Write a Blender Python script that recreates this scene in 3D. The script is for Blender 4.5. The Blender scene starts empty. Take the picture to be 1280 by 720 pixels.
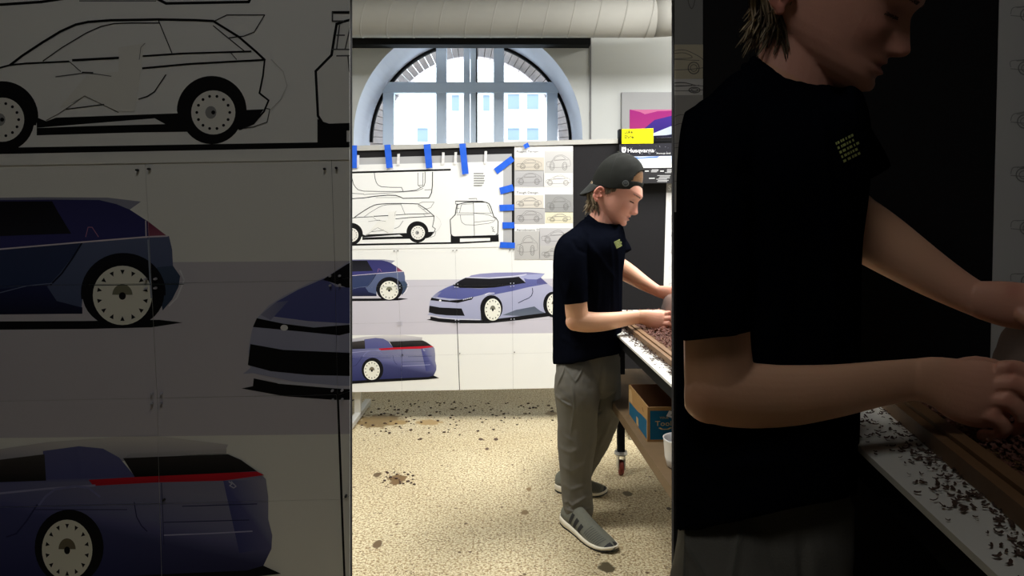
import bpy, bmesh, math, random
import numpy as np
from mathutils import Vector, Matrix, noise
from mathutils.bvhtree import BVHTree
from mathutils.geometry import tessellate_polygon

random.seed(7)
F = 860.0          # focal length in photo pixels
H = 1.30           # camera height
HY = 265.0         # horizon row
K = 3.168          # how much larger the things in the entry bay read
C = bpy.context.scene.collection
PI = math.pi

# ------------------------------------------------------------------ helpers
def s2l(v):
    v = v / 255.0
    return v / 12.92 if v <= 0.04045 else ((v + 0.055) / 1.055) ** 2.4
def lin(c):
    return (s2l(c[0]), s2l(c[1]), s2l(c[2]), 1.0)

def at(px, py, z):
    return Vector(((px - 640) / F * z, z, H - (py - HY) / F * z))
def floor_at(px, py, hz=0.0):
    z = (H - hz) * F / (py - HY)
    return Vector(((px - 640) / F * z, z, hz))

MATS = {}
def mat(name, rgb, rough=0.6, var=0.08, scale=12.0, bump=0.0, bscale=60.0, metal=0.0, sss=0.0, spec=0.5):
    if name in MATS: return MATS[name]
    m = bpy.data.materials.new(name); m.use_nodes = True
    nt = m.node_tree; b = nt.nodes['Principled BSDF']
    b.inputs['Roughness'].default_value = rough
    b.inputs['Metallic'].default_value = metal
    b.inputs['Specular IOR Level'].default_value = spec
    c = lin(rgb)
    tc = nt.nodes.new('ShaderNodeTexCoord')
    nz = nt.nodes.new('ShaderNodeTexNoise'); nz.inputs['Scale'].default_value = scale; nz.inputs['Detail'].default_value = 4
    nt.links.new(tc.outputs['Object'], nz.inputs['Vector'])
    r = nt.nodes.new('ShaderNodeMix'); r.data_type = 'RGBA'
    r.inputs[6].default_value = tuple(max(0, x * (1 - var)) for x in c[:3]) + (1,)
    r.inputs[7].default_value = tuple(min(1, x * (1 + var)) for x in c[:3]) + (1,)
    nt.links.new(nz.outputs['Fac'], r.inputs[0])
    nt.links.new(r.outputs[2], b.inputs['Base Color'])
    if bump:
        n2 = nt.nodes.new('ShaderNodeTexNoise'); n2.inputs['Scale'].default_value = bscale; n2.inputs['Detail'].default_value = 3
        nt.links.new(tc.outputs['Object'], n2.inputs['Vector'])
        bp = nt.nodes.new('ShaderNodeBump'); bp.inputs['Strength'].default_value = bump; bp.inputs['Distance'].default_value = 0.004
        nt.links.new(n2.outputs['Fac'], bp.inputs['Height']); nt.links.new(bp.outputs['Normal'], b.inputs['Normal'])
    if sss:
        b.inputs['Subsurface Weight'].default_value = sss
        b.inputs['Subsurface Radius'].default_value = (0.012, 0.005, 0.003)
        b.inputs['Subsurface Scale'].default_value = 1.0
    MATS[name] = m
    return m

def attr_mat(name, rough=0.6, sss=0.0, bump=0.0, bscale=200, spec=0.5):
    m = bpy.data.materials.new(name); m.use_nodes = True
    nt = m.node_tree; b = nt.nodes['Principled BSDF']
    a = nt.nodes.new('ShaderNodeAttribute'); a.attribute_name = 'Col'
    nt.links.new(a.outputs['Color'], b.inputs['Base Color'])
    b.inputs['Roughness'].default_value = rough
    b.inputs['Specular IOR Level'].default_value = spec
    if sss:
        b.inputs['Subsurface Weight'].default_value = sss
        b.inputs['Subsurface Radius'].default_value = (0.010, 0.004, 0.002)
        b.inputs['Subsurface Scale'].default_value = 1.0
    if bump:
        tc = nt.nodes.new('ShaderNodeTexCoord')
        n2 = nt.nodes.new('ShaderNodeTexNoise'); n2.inputs['Scale'].default_value = bscale; n2.inputs['Detail'].default_value = 3
        nt.links.new(tc.outputs['Object'], n2.inputs['Vector'])
        bp = nt.nodes.new('ShaderNodeBump'); bp.inputs['Strength'].default_value = bump; bp.inputs['Distance'].default_value = 0.002
        nt.links.new(n2.outputs['Fac'], bp.inputs['Height']); nt.links.new(bp.outputs['Normal'], b.inputs['Normal'])
    return m

def tag(o, label=None, cat=None, group=None, kind=None):
    if label: o['label'] = label
    if cat: o['category'] = cat
    if group: o['group'] = group
    if kind: o['kind'] = kind
    return o
def empty(name, loc=(0, 0, 0)):
    o = bpy.data.objects.new(name, None); o.location = loc; C.objects.link(o); return o
def link(o, parent=None):
    C.objects.link(o)
    if parent:
        o.parent = parent
        o.matrix_parent_inverse = Matrix.Translation(-Vector(parent.location)) if parent.parent is None else \
            Matrix.Translation(-Vector(parent.location)) @ Matrix.Translation(-Vector(parent.parent.location)) if False else Matrix.Identity(4)
    return o
def obj(name, verts, faces, m, parent=None, smooth=False, cols=None, midx=None):
    """verts are WORLD coordinates; the object origin goes to the base of the mesh (or follows its parent)."""
    V = [Vector(v) for v in verts]
    base = Vector((0, 0, 0))
    if parent is None and V:
        xs = [v.x for v in V]; ys = [v.y for v in V]; zs = [v.z for v in V]
        base = Vector(((min(xs) + max(xs)) / 2, (min(ys) + max(ys)) / 2, min(zs)))
    else:
        p = parent
        while p is not None:
            base += Vector(p.location); p = p.parent
    me = bpy.data.meshes.new(name)
    me.from_pydata([v - base for v in V], [], faces)
    for mm in (m if isinstance(m, (list, tuple)) else [m]): me.materials.append(mm)
    if midx is not None: me.polygons.foreach_set('material_index', midx)
    if smooth: me.polygons.foreach_set('use_smooth', [True] * len(me.polygons))
    if cols is not None:
        ca = me.color_attributes.new('Col', 'FLOAT_COLOR', 'POINT')
        ca.data.foreach_set('color', np.asarray(cols, dtype=np.float32).ravel())
    me.update()
    o = bpy.data.objects.new(name, me)
    if parent is None: o.location = base
    C.objects.link(o)
    if parent is not None: o.parent = parent
    return o

class MB:
    def __init__(s): s.v = []; s.f = []
    def add(s, V, Fc):
        n = len(s.v); s.v += [Vector(v) for v in V]; s.f += [tuple(i + n for i in f) for f in Fc]
    def box(s, x0, x1, y0, y1, z0, z1, bev=0.0):
        if bev <= 0:
            V = [(x, y, z) for x in (x0, x1) for y in (y0, y1) for z in (z0, z1)]
            s.add(V, [(0, 1, 3, 2), (4, 6, 7, 5), (0, 4, 5, 1), (2, 3, 7, 6), (0, 2, 6, 4), (1, 5, 7, 3)])
        else:
            bm = bmesh.new(); bmesh.ops.create_cube(bm, size=1)
            for v in bm.verts:
                v.co = Vector(((x0 + x1) / 2 + v.co.x * (x1 - x0), (y0 + y1) / 2 + v.co.y * (y1 - y0), (z0 + z1) / 2 + v.co.z * (z1 - z0)))
            bmesh.ops.bevel(bm, geom=bm.edges[:], offset=bev, segments=2, profile=0.5, affect='EDGES')
            bm.verts.ensure_lookup_table()
            s.add([v.co.copy() for v in bm.verts], [[v.index for v in f.verts] for f in bm.faces]); bm.free()
    def prism(s, P, d):
        """polygon P (world points) extruded by vector d"""
        P = [Vector(p) for p in P]; d = Vector(d); n = len(P)
        s.add(P + [p + d for p in P], [tuple(range(n))[::-1], tuple(range(n, 2 * n))] + [(i, (i + 1) % n, n + (i + 1) % n, n + i) for i in range(n)])
    def tube(s, pts, r, n=8, cap=True):
        pts = [Vector(p) for p in pts]
        rs = r if isinstance(r, (list, tuple)) else [r] * len(pts)
        V = []; Fc = []
        up = Vector((0, 0, 1))
        for i, p in enumerate(pts):
            t = (pts[min(i + 1, len(pts) - 1)] - pts[max(i - 1, 0)]).normalized()
            h = up if abs(t.dot(up)) < 0.95 else Vector((1, 0, 0))
            a = (h - t * h.dot(t)).normalized(); b = t.cross(a)
            for k in range(n):
                q = 2 * PI * k / n
                V.append(p + (a * math.cos(q) + b * math.sin(q)) * rs[i])
        for i in range(len(pts) - 1):
            for k in range(n):
                Fc.append((i * n + k, i * n + (k + 1) % n, (i + 1) * n + (k + 1) % n, (i + 1) * n + k))
        if cap:
            Fc.append(tuple(range(n))[::-1]); Fc.append(tuple(range((len(pts) - 1) * n, len(pts) * n)))
        s.add(V, Fc)
    def lathe(s, c, prof, n=28):
        """prof: list of (r, z) about the vertical through c"""
        V = []; Fc = []
        for r, z in prof:
            for k in range(n):
                q = 2 * PI * k / n; V.append((c[0] + r * math.cos(q), c[1] + r * math.sin(q), c[2] + z))
        for i in range(len(prof) - 1):
            for k in range(n):
                Fc.append((i * n + k, i * n + (k + 1) % n, (i + 1) * n + (k + 1) % n, (i + 1) * n + k))
        Fc.append(tuple(range(n))[::-1]); Fc.append(tuple(range((len(prof) - 1) * n, len(prof) * n)))
        s.add(V, Fc)
    def build(s, name, m, parent=None, smooth=False):
        return obj(name, s.v, s.f, m, parent, smooth)

FONTCACHE = {}
def text_mesh(txt, bold=0.0):
    """triangles of the built-in font, unit size"""
    key = (txt, bold)
    if key in FONTCACHE: return FONTCACHE[key]
    cu = bpy.data.curves.new('lettering', 'FONT'); cu.body = txt; cu.size = 1.0; cu.offset = bold; cu.resolution_u = 3
    o = bpy.data.objects.new('lettering', cu); C.objects.link(o)
    dg = bpy.context.evaluated_depsgraph_get(); dg.update()
    me = o.evaluated_get(dg).to_mesh()
    V = [v.co.copy() for v in me.vertices]; Fc = [tuple(p.vertices) for p in me.polygons]
    o.evaluated_get(dg).to_mesh_clear()
    bpy.data.objects.remove(o); bpy.data.curves.remove(cu)
    FONTCACHE[key] = (V, Fc)
    return V, Fc

# ------------------------------------------------------------------ flat artwork printed on sheets
class Art:
    """printed artwork in sheet coordinates; a list of coloured triangles in paint order"""
    def __init__(s): s.items = []; s.layer = 0
    def poly(s, P, col, col2=None, axis='y', cols=None):
        s.layer += 1
        P = [Vector((p[0], p[1], 0)) for p in P]
        if cols: cc = [lin(c) for c in cols]
        elif col2 is None: cc = [lin(col)] * len(P)
        else:
            i = 1 if axis == 'y' else 0
            lo = min(p[i] for p in P); hi = max(p[i] for p in P)
            a = lin(col); b = lin(col2)
            cc = [tuple(a[k] + (b[k] - a[k]) * (p[i] - lo) / max(1e-6, hi - lo) for k in range(4)) for p in P]
        for t in tessellate_polygon([P]):
            s.items.append((s.layer, [(P[i].x, P[i].y) + tuple(cc[i]) for i in t]))
    def line(s, P, w, col, closed=False):
        s.layer += 1
        c = lin(col)
        if closed: P = list(P) + [P[0]]
        P = [Vector((p[0], p[1])) for p in P]
        for a, b in zip(P[:-1], P[1:]):
            d = b - a
            if d.length < 1e-6: continue
            d.normalize(); n = Vector((-d.y, d.x)) * w / 2; e = d * w * 0.25
            q = [a + n - e, b + n + e, b - n + e, a - n - e]
            for t in ((0, 1, 2), (0, 2, 3)):
                s.items.append((s.layer, [(q[i].x, q[i].y) + tuple(c) for i in t]))
    def ell(s, cx, cy, rx, ry, col, a0=0, a1=2 * PI, n=36, col2=None):
        pts = [(cx + rx * math.cos(a0 + (a1 - a0) * i / n), cy + ry * math.sin(a0 + (a1 - a0) * i / n)) for i in range(n if a1 - a0 > 6.2 else n + 1)]
        s.poly(pts, col, col2)
    def text(s, txt, x, y, size, col, shear=0.0, width=None, bold=0.012):
        V, Fc = text_mesh(txt, bold)
        s.layer += 1; c = lin(col)
        xm = max(v.x for v in V); k = size if width is None else width / xm
        for f in Fc:
            for j in range(1, len(f) - 1):
                s.items.append((s.layer, [(x + V[i].x * k, y - V[i].y * size + shear * V[i].x * k) + tuple(c) for i in (f[0], f[j], f[j + 1])]))
    def wheel(s, cx, cy, rx, ry, n=14, cream=(236, 235, 222), hub=(120, 118, 104), ph=0.0):
        s.ell(cx, cy, rx, ry, cream)
        for i in range(n):
            a = 2 * PI * (i + 0.5) / n + ph
            u = Vector((math.cos(a), math.sin(a))); t = Vector((-u.y, u.x))
            q = [u * 0.70, u * 0.86 + t * 0.075, u * 0.86 - t * 0.075]
            s.poly([(cx + p.x * rx, cy + p.y * ry) for p in q], (30, 30, 30))
        s.ell(cx, cy - 0.02 * ry, 0.34 * rx, 0.36 * ry, hub, PI, 2 * PI, 14)
        s.ell(cx, cy + 0.02 * ry, 0.12 * rx, 0.13 * ry, (20, 20, 20), n=12)

class Sub:
    """an Art drawn through an affine map (for coordinates measured on the enlarged sheet)"""
    def __init__(s, a): s.a = a
    def m(s, p): return (438 + p[0] / K, 360 + (p[1] - 360) / K)
    def poly(s, P, *a, **k): s.a.poly([s.m(p) for p in P], *a, **k)
    def line(s, P, w, *a, **k): s.a.line([s.m(p) for p in P], w / K, *a, **k)
    def ell(s, cx, cy, rx, ry, *a, **k):
        c = s.m((cx, cy)); s.a.ell(c[0], c[1], rx / K, ry / K, *a, **k)
    def wheel(s, cx, cy, rx, ry, **k):
        c = s.m((cx, cy)); s.a.wheel(c[0], c[1], rx / K, ry / K, **k)

def clip_poly(poly, quad):
    n = len(quad)
    area = sum(quad[i][0] * quad[(i + 1) % n][1] - quad[(i + 1) % n][0] * quad[i][1] for i in range(n))
    sg = 1 if area > 0 else -1
    for i in range(n):
        ax, ay = quad[i]; bx, by = quad[(i + 1) % n]
        d = lambda p: sg * ((bx - ax) * (p[1] - ay) - (by - ay) * (p[0] - ax))
        out = []
        for j in range(len(poly)):
            p = poly[j]; q = poly[(j + 1) % len(poly)]
            dp, dq = d(p), d(q)
            if dp >= 0: out.append(p)
            if (dp >= 0) != (dq >= 0):
                t = dp / (dp - dq)
                out.append(tuple(p[k] + (q[k] - p[k]) * t for k in range(len(p))))
        poly = out
        if len(poly) < 3: return []
    return poly

PRINT = attr_mat('printed_paper', 0.75, spec=0.2)
LAYER = 0.000012
def sheet(name, quad, base, art, mp, parent=None, thick=0.0012, off=0.0, base2=None):
    """a paper sheet: slab + its printed artwork, one mesh. mp(px, py, offset) -> world"""
    V = []; Fc = []; cols = []
    b = lin(base)
    n = len(quad)
    for k in range(2):
        for p in quad:
            V.append(mp(p[0], p[1], off + (thick if k else 0))); cols.append(b)
    Fc += [tuple(range(n, 2 * n)), tuple(range(n))[::-1]]
    Fc += [(i, (i + 1) % n, n + (i + 1) % n, n + i) for i in range(n)]
    if art is not None:
        x0 = min(p[0] for p in quad); x1 = max(p[0] for p in quad); y0 = min(p[1] for p in quad); y1 = max(p[1] for p in quad)
        for ly, tri in art.items:
            if max(t[0] for t in tri) < x0 or min(t[0] for t in tri) > x1 or max(t[1] for t in tri) < y0 or min(t[1] for t in tri) > y1: continue
            P = clip_poly(tri, quad)
            if len(P) < 3: continue
            s0 = len(V)
            for p in P:
                V.append(mp(p[0], p[1], off + thick + LAYER * (ly + 1))); cols.append(p[2:6])
            Fc.append(tuple(range(s0, len(V))))
    me_o = obj(name, V, Fc, PRINT, parent, cols=cols)
    return me_o

def far_map(zb):
    return lambda px, py, o=0.0: Vector(((px - 640) / F * zb, zb - o, H - (py - HY) / F * zb))
def near_map(zb):
    return lambda px, py, o=0.0: Vector((((px - 438) * K - 640) / F * zb, zb - o, H - ((py - 360) * K + 360 - HY) / F * zb))
# ------------------------------------------------------------------ the artwork
INK = (16, 16, 17)
art_line = Art(); L = Sub(art_line); A_ = art_line
# --- plan view along the top (sheet coordinates)
A_.line([(424, 216.2), (563, 212.2)], 2.4, INK)
A_.line([(439, 217), (440, 222), (442, 230), (445, 234.5), (448, 237.3), (455, 239), (480, 239.4), (505, 239.3), (520, 237.8), (530, 232.5), (531.5, 228), (531.5, 215)], 0.8, (70, 70, 70))
A_.line([(468, 216), (469, 223), (470.5, 228), (473, 231.5), (477, 233.4), (488, 234.2), (502, 234.3), (504, 238.6)], 0.8, (80, 80, 80))
A_.line([(455, 243.2), (490, 241), (522, 238.5), (529, 235.5)], 0.7, (110, 110, 110))
A_.line([(424, 249.2), (440, 248.4), (455, 247.4), (470, 245.2), (485, 244), (495, 244.3), (500, 246), (504, 248)], 1.1, INK)
A_.line([(504, 248), (536.5, 247.4), (539.5, 241), (540.6, 232), (540.8, 215)], 1.1, INK)
A_.line([(470, 247), (500, 247)], 0.5, (120, 120, 120))
for P in ([(522.5, 216), (522.5, 231.5), (526.5, 234.5)], [(529, 216), (528.5, 232)], [(523.5, 231.8), (529, 231.8)], [(531, 237.5), (540.5, 237)], [(438, 241.5), (455, 242.5)]):
    A_.line(P, 0.7, (95, 95, 95))
# --- side view (enlarged coordinates)
L.poly([(-60, 186), (440, 177.5), (560, 172), (560, 178), (440, 184.5), (-60, 194)], INK)
L.poly([(48, 147), (60, 152), (72, 147.5), (225, 142), (240, 150), (240, 165), (170, 166), (48, 169.5)], INK)
L.poly([(44, 160.5), (110, 158), (208, 155.5), (195, 148.3)], (226, 226, 224))
L.poly([(305, 138), (331, 137), (318, 155), (302, 163), (296, 160)], INK)
def arch(cx, cy, r):
    L.ell(cx, cy - 2, r, r, INK, PI, 2 * PI, 24)
    L.poly([(cx - r, cy - 2.5), (cx + r, cy - 2.5), (cx + r - 3, cy + 8), (cx - r + 3, cy + 8)], INK)
    L.ell(cx, cy + 1, r - 5, r - 5, INK)
arch(5, 149, 45); arch(266, 141, 43.5)
for cx, cy in ((5, 150), (268, 141)):
    L.ell(cx, cy, 27.5, 27.5, (232, 230, 222))
    for i in range(14):
        a = 2 * PI * i / 14
        L.ell(cx + 20.5 * math.cos(a), cy + 20.5 * math.sin(a), 1.9, 1.9, INK, n=8)
    L.ell(cx - 3, cy, 7, 8, (150, 150, 148), n=14); L.ell(cx, cy, 2.6, 2.6, INK, n=10)
L.line([(-60, 100), (-25, 92), (0, 86), (15, 82), (35, 80), (88, 77.5)], 2.2, INK)
L.line([(15, 82), (30, 70.5), (55, 54), (78, 40), (97, 31.5), (112, 28.3), (140, 26.2), (200, 25.2), (245, 26), (268, 27.2)], 3.0, INK)
L.line([(268, 27.2), (300, 47), (322, 66), (332, 75.5)], 2.8, INK)
L.line([(332, 75.5), (330, 95), (325.5, 117), (337, 126), (331, 140), (318, 155), (300, 162)], 2.2, INK)
L.line([(56, 77), (80, 60), (110, 42), (128, 34), (145, 30.3), (165, 29.6), (200, 29.6)], 1.3, (40, 40, 40))
L.line([(200, 27), (216.5, 67)], 1.3, (35, 35, 35))
L.line([(93, 76), (150, 73)], 2.8, INK)
L.line([(178, 71), (230, 67.6), (315, 65)], 2.2, INK)
L.line([(180, 86), (240, 80.5), (332, 75.5)], 2.4, INK)
L.line([(268, 33), (306, 64)], 1.2, (50, 50, 50)); L.line([(290, 67), (297, 75)], 1.0, (70, 70, 70))
L.line([(270, 27), (285, 19.6), (332, 19.6), (319, 41), (306, 46), (288, 48)], 1.2, (40, 40, 40))
L.line([(88, 77), (103, 90)], 1.0, (70, 70, 70))
L.line([(72, 96.5), (110, 91.5), (141, 96)], 1.0, (90, 90, 90)); L.line([(105, 91.3), (118, 91.8)], 2, INK)
L.line([(209, 94), (195, 115), (186, 121), (175, 124.5)], 1.4, (40, 40, 40))
L.line([(60, 151), (75, 143), (108, 120.5), (150, 141)], 0.9, (110, 108, 100)); L.line([(85, 137), (132, 131)], 1.2, (50, 50, 50))
L.poly([(76, 136), (108, 121), (150, 140), (170, 140), (178, 88), (182, 55), (150, 60), (150, 90), (110, 95)], (234, 233, 226))
L.line([(93, 76), (150, 73)], 2.8, INK); L.line([(72, 96.5), (110, 91.5), (141, 96)], 1.0, (90, 90, 90))
L.line([(60, 151), (75, 143), (108, 120.5), (150, 141)], 0.9, (110, 108, 100)); L.line([(85, 137), (132, 131)], 1.2, (50, 50, 50))
L.line([(176, 75), (178, 60), (183, 55)], 0.9, (140, 140, 136))
L.line([(334, 136), (338.5, 137), (335, 153), (318, 159), (305, 161)], 1.0, (60, 60, 60))
L.line([(340, 75), (355, 90), (360, 108), (352, 125), (340, 137)], 1.0, (205, 205, 200))
# --- rear view
B2 = lambda *P: [(500 + x / 9, 240 + y / 9) for x, y in P]
A_.poly(B2((572, 480), (610, 505), (1080, 490), (1108, 470), (1112, 558), (1015, 560), (1015, 515), (675, 522), (675, 575), (572, 578)), INK)
A_.poly(B2((660, 140), (980, 108), (1060, 280), (1100, 330), (1100, 455), (1080, 487), (605, 500), (575, 470), (565, 315), (630, 255)), (234, 234, 229))
A_.line(B2((660, 138), (640, 145), (632, 190), (622, 255), (566, 312), (574, 470), (590, 495), (612, 502), (1075, 488), (1100, 462), (1104, 330), (1080, 292), (1056, 278), (1020, 165), (1000, 130), (960, 116), (830, 112), (740, 118), (690, 130), (660, 138)), 1.0, INK)
A_.line(B2((625, 104), (920, 104), (985, 122)), 1.0, INK); A_.line(B2((625, 104), (625, 135), (665, 135)), 0.6, (80, 80, 80))
A_.line(B2((826, 112), (838, 490)), 0.7, (70, 70, 70))
for P in (((690, 148), (670, 235)), ((690, 145), (730, 138), (825, 132)), ((625, 235), (1040, 238)), ((640, 258), (830, 255)), ((838, 240), (940, 248), (1010, 262), (1075, 300)),
          ((985, 145), (1022, 235)), ((680, 258), (685, 310), (700, 345), (735, 368), (840, 372), (1000, 352), (1050, 335), (1075, 305)), ((840, 340), (1050, 318)), ((650, 150), (640, 235)), ((640, 185), (668, 185)),
          ((1025, 392), (1052, 398), (1035, 415), (1060, 425), (1040, 440), (1070, 450)), ((775, 75), (860, 72), (865, 85))):
    A_.line(B2(*P), 0.55, (90, 90, 90))
# small block of notes
for i, w in enumerate((11, 12, 12, 13, 12, 9)):
    random.seed(50 + i); x = 592.5
    while x < 592.5 + w:
        l = random.uniform(0.8, 2.2); A_.line([(x, 217 + i * 3.0), (x + l, 216.9 + i * 3.0)], 0.9, (60, 60, 60)); x += l + 0.5

# ------------------------------------------------------------------ rendered cars on the tiled print
art_car = Art(); G = art_car; L = Sub(art_car)
BAND = (204, 201, 210)
G.poly([(400, 350.5), (571, 349.3), (720, 348), (720, 416), (571, 417.5), (400, 419.5)], BAND, (200, 196, 206))
# side seven-eighths car, mid left (enlarged coordinates)
L.poly([(-120, 402), (105, 401), (200, 399.5), (229, 403), (190, 409), (110, 411), (-120, 413)], (14, 14, 18))
L.poly([(-120, 249), (50, 246.5), (135, 247), (177, 252), (163, 262), (140, 254)], (128, 130, 150), (150, 152, 170), 'x')
L.poly([(-120, 251), (70, 249.5), (125, 250), (146, 255), (163, 262), (186, 277), (187, 296), (100, 303), (-120, 322)], (52, 52, 104), (60, 60, 120))
L.poly([(-120, 252), (66, 251.5), (74, 266), (90, 292), (30, 294), (-120, 300)], (14, 14, 22), (34, 34, 44))
L.poly([(185, 276), (209, 294.5), (186, 296)], (120, 52, 84), (150, 84, 104))
L.poly([(-120, 322), (0, 312), (104, 303), (92, 320), (76, 342), (60, 358), (-120, 372)], (54, 64, 100), (44, 58, 96))
L.poly([(-120, 372), (66, 355), (75, 375), (104, 384), (104, 392), (-120, 394)], (36, 42, 84), (20, 24, 50))
L.poly([(102, 303), (185, 296.5), (212, 295), (216, 312), (217, 332), (226, 345), (224, 358), (216, 374), (204, 388), (195, 335), (178, 322), (150, 317), (125, 325), (107, 345), (103, 384), (72, 376), (60, 358), (76, 341), (92, 320)], (96, 106, 140), (78, 90, 124))
L.poly([(197, 334), (217, 332), (226, 345), (224, 358), (216, 374), (204, 388)], (66, 82, 108), (52, 66, 90))
L.line([(103, 304), (92, 322), (78, 342), (64, 356)], 2.2, (22, 26, 48))
L.line([(-120, 324), (0, 311.5), (105, 302.5), (185, 296), (210, 295)], 1.8, (226, 214, 226))
L.line([(0, 366), (35, 357), (66, 354)], 1.0, (120, 130, 160))
L.line([(108, 296), (111, 284), (116, 284), (124, 296)], 0.9, (190, 130, 160))
L.line([(226, 338), (231, 350), (222, 372), (212, 382)], 2.0, (230, 230, 236))
L.ell(155, 366, 53, 50, (16, 17, 26), PI * 0.95, PI * 2.02, 24)
L.ell(155, 368, 51, 42, (14, 14, 20))
L.wheel(154, 369, 37, 37, hub=(128, 128, 108))
L.line([(183, 276), (183.5, 297)], 1.4, (225, 215, 222)); L.line([(186, 300), (188, 340), (190, 372)], 1.8, (150, 160, 180)); L.line([(118, 356.5), (230, 355)], 0.9, (60, 70, 66))
# front seven-eighths car, mid right (sheet coordinates)
G.poly([(533.5, 399.5), (538, 398.6), (538.3, 395.5), (548, 397.5), (572, 399.5), (600, 400), (618, 398.5), (650, 394), (680, 389.5), (710, 388), (710, 392), (692, 394.5), (650, 400), (610, 404), (570, 404), (550, 402.5)], (12, 12, 16))
body = [(536.2, 385), (537.5, 377), (539.5, 372), (544, 367), (550, 363), (560, 358), (567, 355.5), (575, 350), (583, 346.5), (595, 344), (620, 342), (660, 341), (681, 342), (676, 347), (684, 354.5), (689, 358), (700, 362), (700, 390), (681, 391), (650, 395), (616, 399), (600, 399.8), (572, 399), (555, 397), (538, 393.5), (534, 393.8), (537, 391.5)]
G.poly(body, (184, 184, 208), (160, 164, 192))
G.poly([(541, 370.5), (547, 365.5), (556, 360.5), (566, 356.2), (571, 359.5), (600, 360.8), (620, 359), (640, 356), (657, 353.5), (655, 348), (676, 347), (684.5, 354.5), (660, 359), (640, 363.8), (617, 368.3), (609, 366), (603, 368.5), (591, 371.3), (577, 374), (560, 373)], (100, 104, 160), (86, 92, 152))
G.poly([(545, 372.6), (541, 370.5), (547, 365.5), (552, 365)], (150, 152, 178), (112, 116, 160), 'x')
G.poly([(589, 344.2), (600, 342.2), (620, 340.8), (660, 340.2), (681, 342), (660, 343.5), (640, 344.6), (610, 346.6), (586, 346.3)], (150, 150, 192), (128, 128, 172), 'x')
G.line([(583, 346.8), (612, 347.6), (640, 345.6), (658, 343)], 1.2, (214, 214, 232))
G.poly([(650, 346.5), (658, 343.2), (681, 342.1), (676, 347), (671, 349.2), (660, 349)], (164, 168, 206))
G.poly([(671, 349.2), (676, 347), (684.5, 354.5), (671, 354.6)], (88, 88, 140))
G.poly([(565.5, 356.6), (575, 350.6), (582, 347.2), (612, 348.4), (640, 346.8), (648.5, 345.8), (657.5, 353.6), (640, 356.2), (618, 359.4), (600, 360.4), (575, 359.8)], (26, 26, 34), (14, 14, 18))
G.poly([(539.5, 371.8), (550, 374), (562, 375.5), (577, 374.3), (592, 370.8), (590, 374.3), (572, 378.6), (556, 377), (538, 375.3)], (10, 10, 14))
for i in range(5):
    x = 578.5 + i * 2.4; G.poly([(x, 375.2 - i * .55), (x + 1.7, 374.7 - i * .55), (x + 2.2, 373.4 - i * .6), (x + 0.6, 373.9 - i * .6)], (206, 206, 218))
G.ell(550.3, 375.6, 1.5, 1.2, (236, 236, 236), n=12)
G.poly([(537, 382), (550, 384.3), (577, 385.5), (581, 394.7), (560, 394.2), (545, 392.7), (536, 390.3)], (14, 14, 18))
G.poly([(538.5, 394), (548, 396.3), (572, 398.4), (600, 399), (601, 400.2), (572, 399.6), (548, 397.6)], (206, 206, 218))
G.poly([(628, 393.8), (645, 387.3), (668, 383), (675, 388.3), (681, 391), (650, 395)], (84, 92, 108), (100, 108, 124))
G.line([(665.5, 360), (666, 365), (664.4, 369.5), (661, 372.5), (655, 375), (648, 378.6)], 0.9, (40, 46, 72))
G.line([(606.5, 368.6), (611, 366.2), (618, 366.4)], 1.0, (226, 226, 240))
G.line([(640, 363.8), (640.6, 390)], 0.35, (120, 124, 156))
G.ell(614.3, 385, 14, 16.2, (14, 14, 18)); G.poly([(600.5, 385), (605, 385), (612, 400.5), (601.5, 399.5)], (14, 14, 18))
G.wheel(616, 387, 10.2, 13.8)
G.ell(691, 380.5, 12, 16, (14, 14, 18)); G.wheel(692.5, 380.5, 9, 13.2)
# rear car, bottom left (enlarged coordinates)
L.poly([(-120, 735), (0, 728), (110, 716), (330, 706), (352, 716), (300, 722), (110, 732), (-120, 748)], (12, 12, 16))
L.poly([(-120, 580), (0, 561), (60, 552), (150, 545.5), (200, 544.5), (286, 555), (282, 564), (160, 575), (0, 590)], (220, 217, 214), (110, 112, 148))
L.poly([(-120, 606), (0, 600), (58, 598), (55, 563), (100, 557), (130, 560), (150, 571), (170, 595), (322, 588), (333, 598), (336, 620), (336, 648), (341, 668), (340, 685), (330, 706), (310, 712), (130, 720), (0, 728), (-120, 735)],
       None, cols=[(82, 86, 140)] * 3 + [(96, 98, 146)] * 4 + [(84, 88, 142)] + [(110, 112, 150), (140, 140, 162), (140, 140, 162), (128, 130, 160), (120, 122, 156), (96, 98, 140), (50, 52, 90), (44, 46, 84), (42, 46, 92), (44, 48, 96), (44, 48, 96)])
L.poly([(280, 600), (333, 598), (336, 620), (336, 648), (341, 668), (340, 684), (300, 690)], None, cols=[(78, 82, 140), (150, 150, 172), (146, 146, 170), (132, 134, 164), (128, 130, 162), (96, 98, 140), (62, 66, 122)])
L.poly([(-120, 590), (0, 574), (57, 567), (59, 600), (0, 602), (-120, 606)], (70, 66, 66), (12, 12, 14))
L.poly([(155, 572), (200, 570), (286, 567), (302, 574), (322, 588), (240, 593), (170, 596)], (52, 50, 50), (10, 10, 12))
L.poly([(164, 566), (284, 560), (284, 566), (200, 569), (156, 572)], (190, 188, 190), (150, 150, 164))
L.poly([(112, 599), (170, 595.5), (322, 588.5), (331, 593), (280, 600), (200, 602), (118, 606.5)], (200, 26, 46), (176, 20, 40))
L.line([(-120, 632), (0, 616), (60, 610), (120, 606)], 2.4, (150, 152, 192))
L.line([(50, 631), (58, 620), (70, 611), (95, 607), (112, 609), (126, 620)], 2.6, (122, 126, 176))
L.line([(206, 668), (260, 666), (316, 663)], 1.6, (166, 168, 204))
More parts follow.
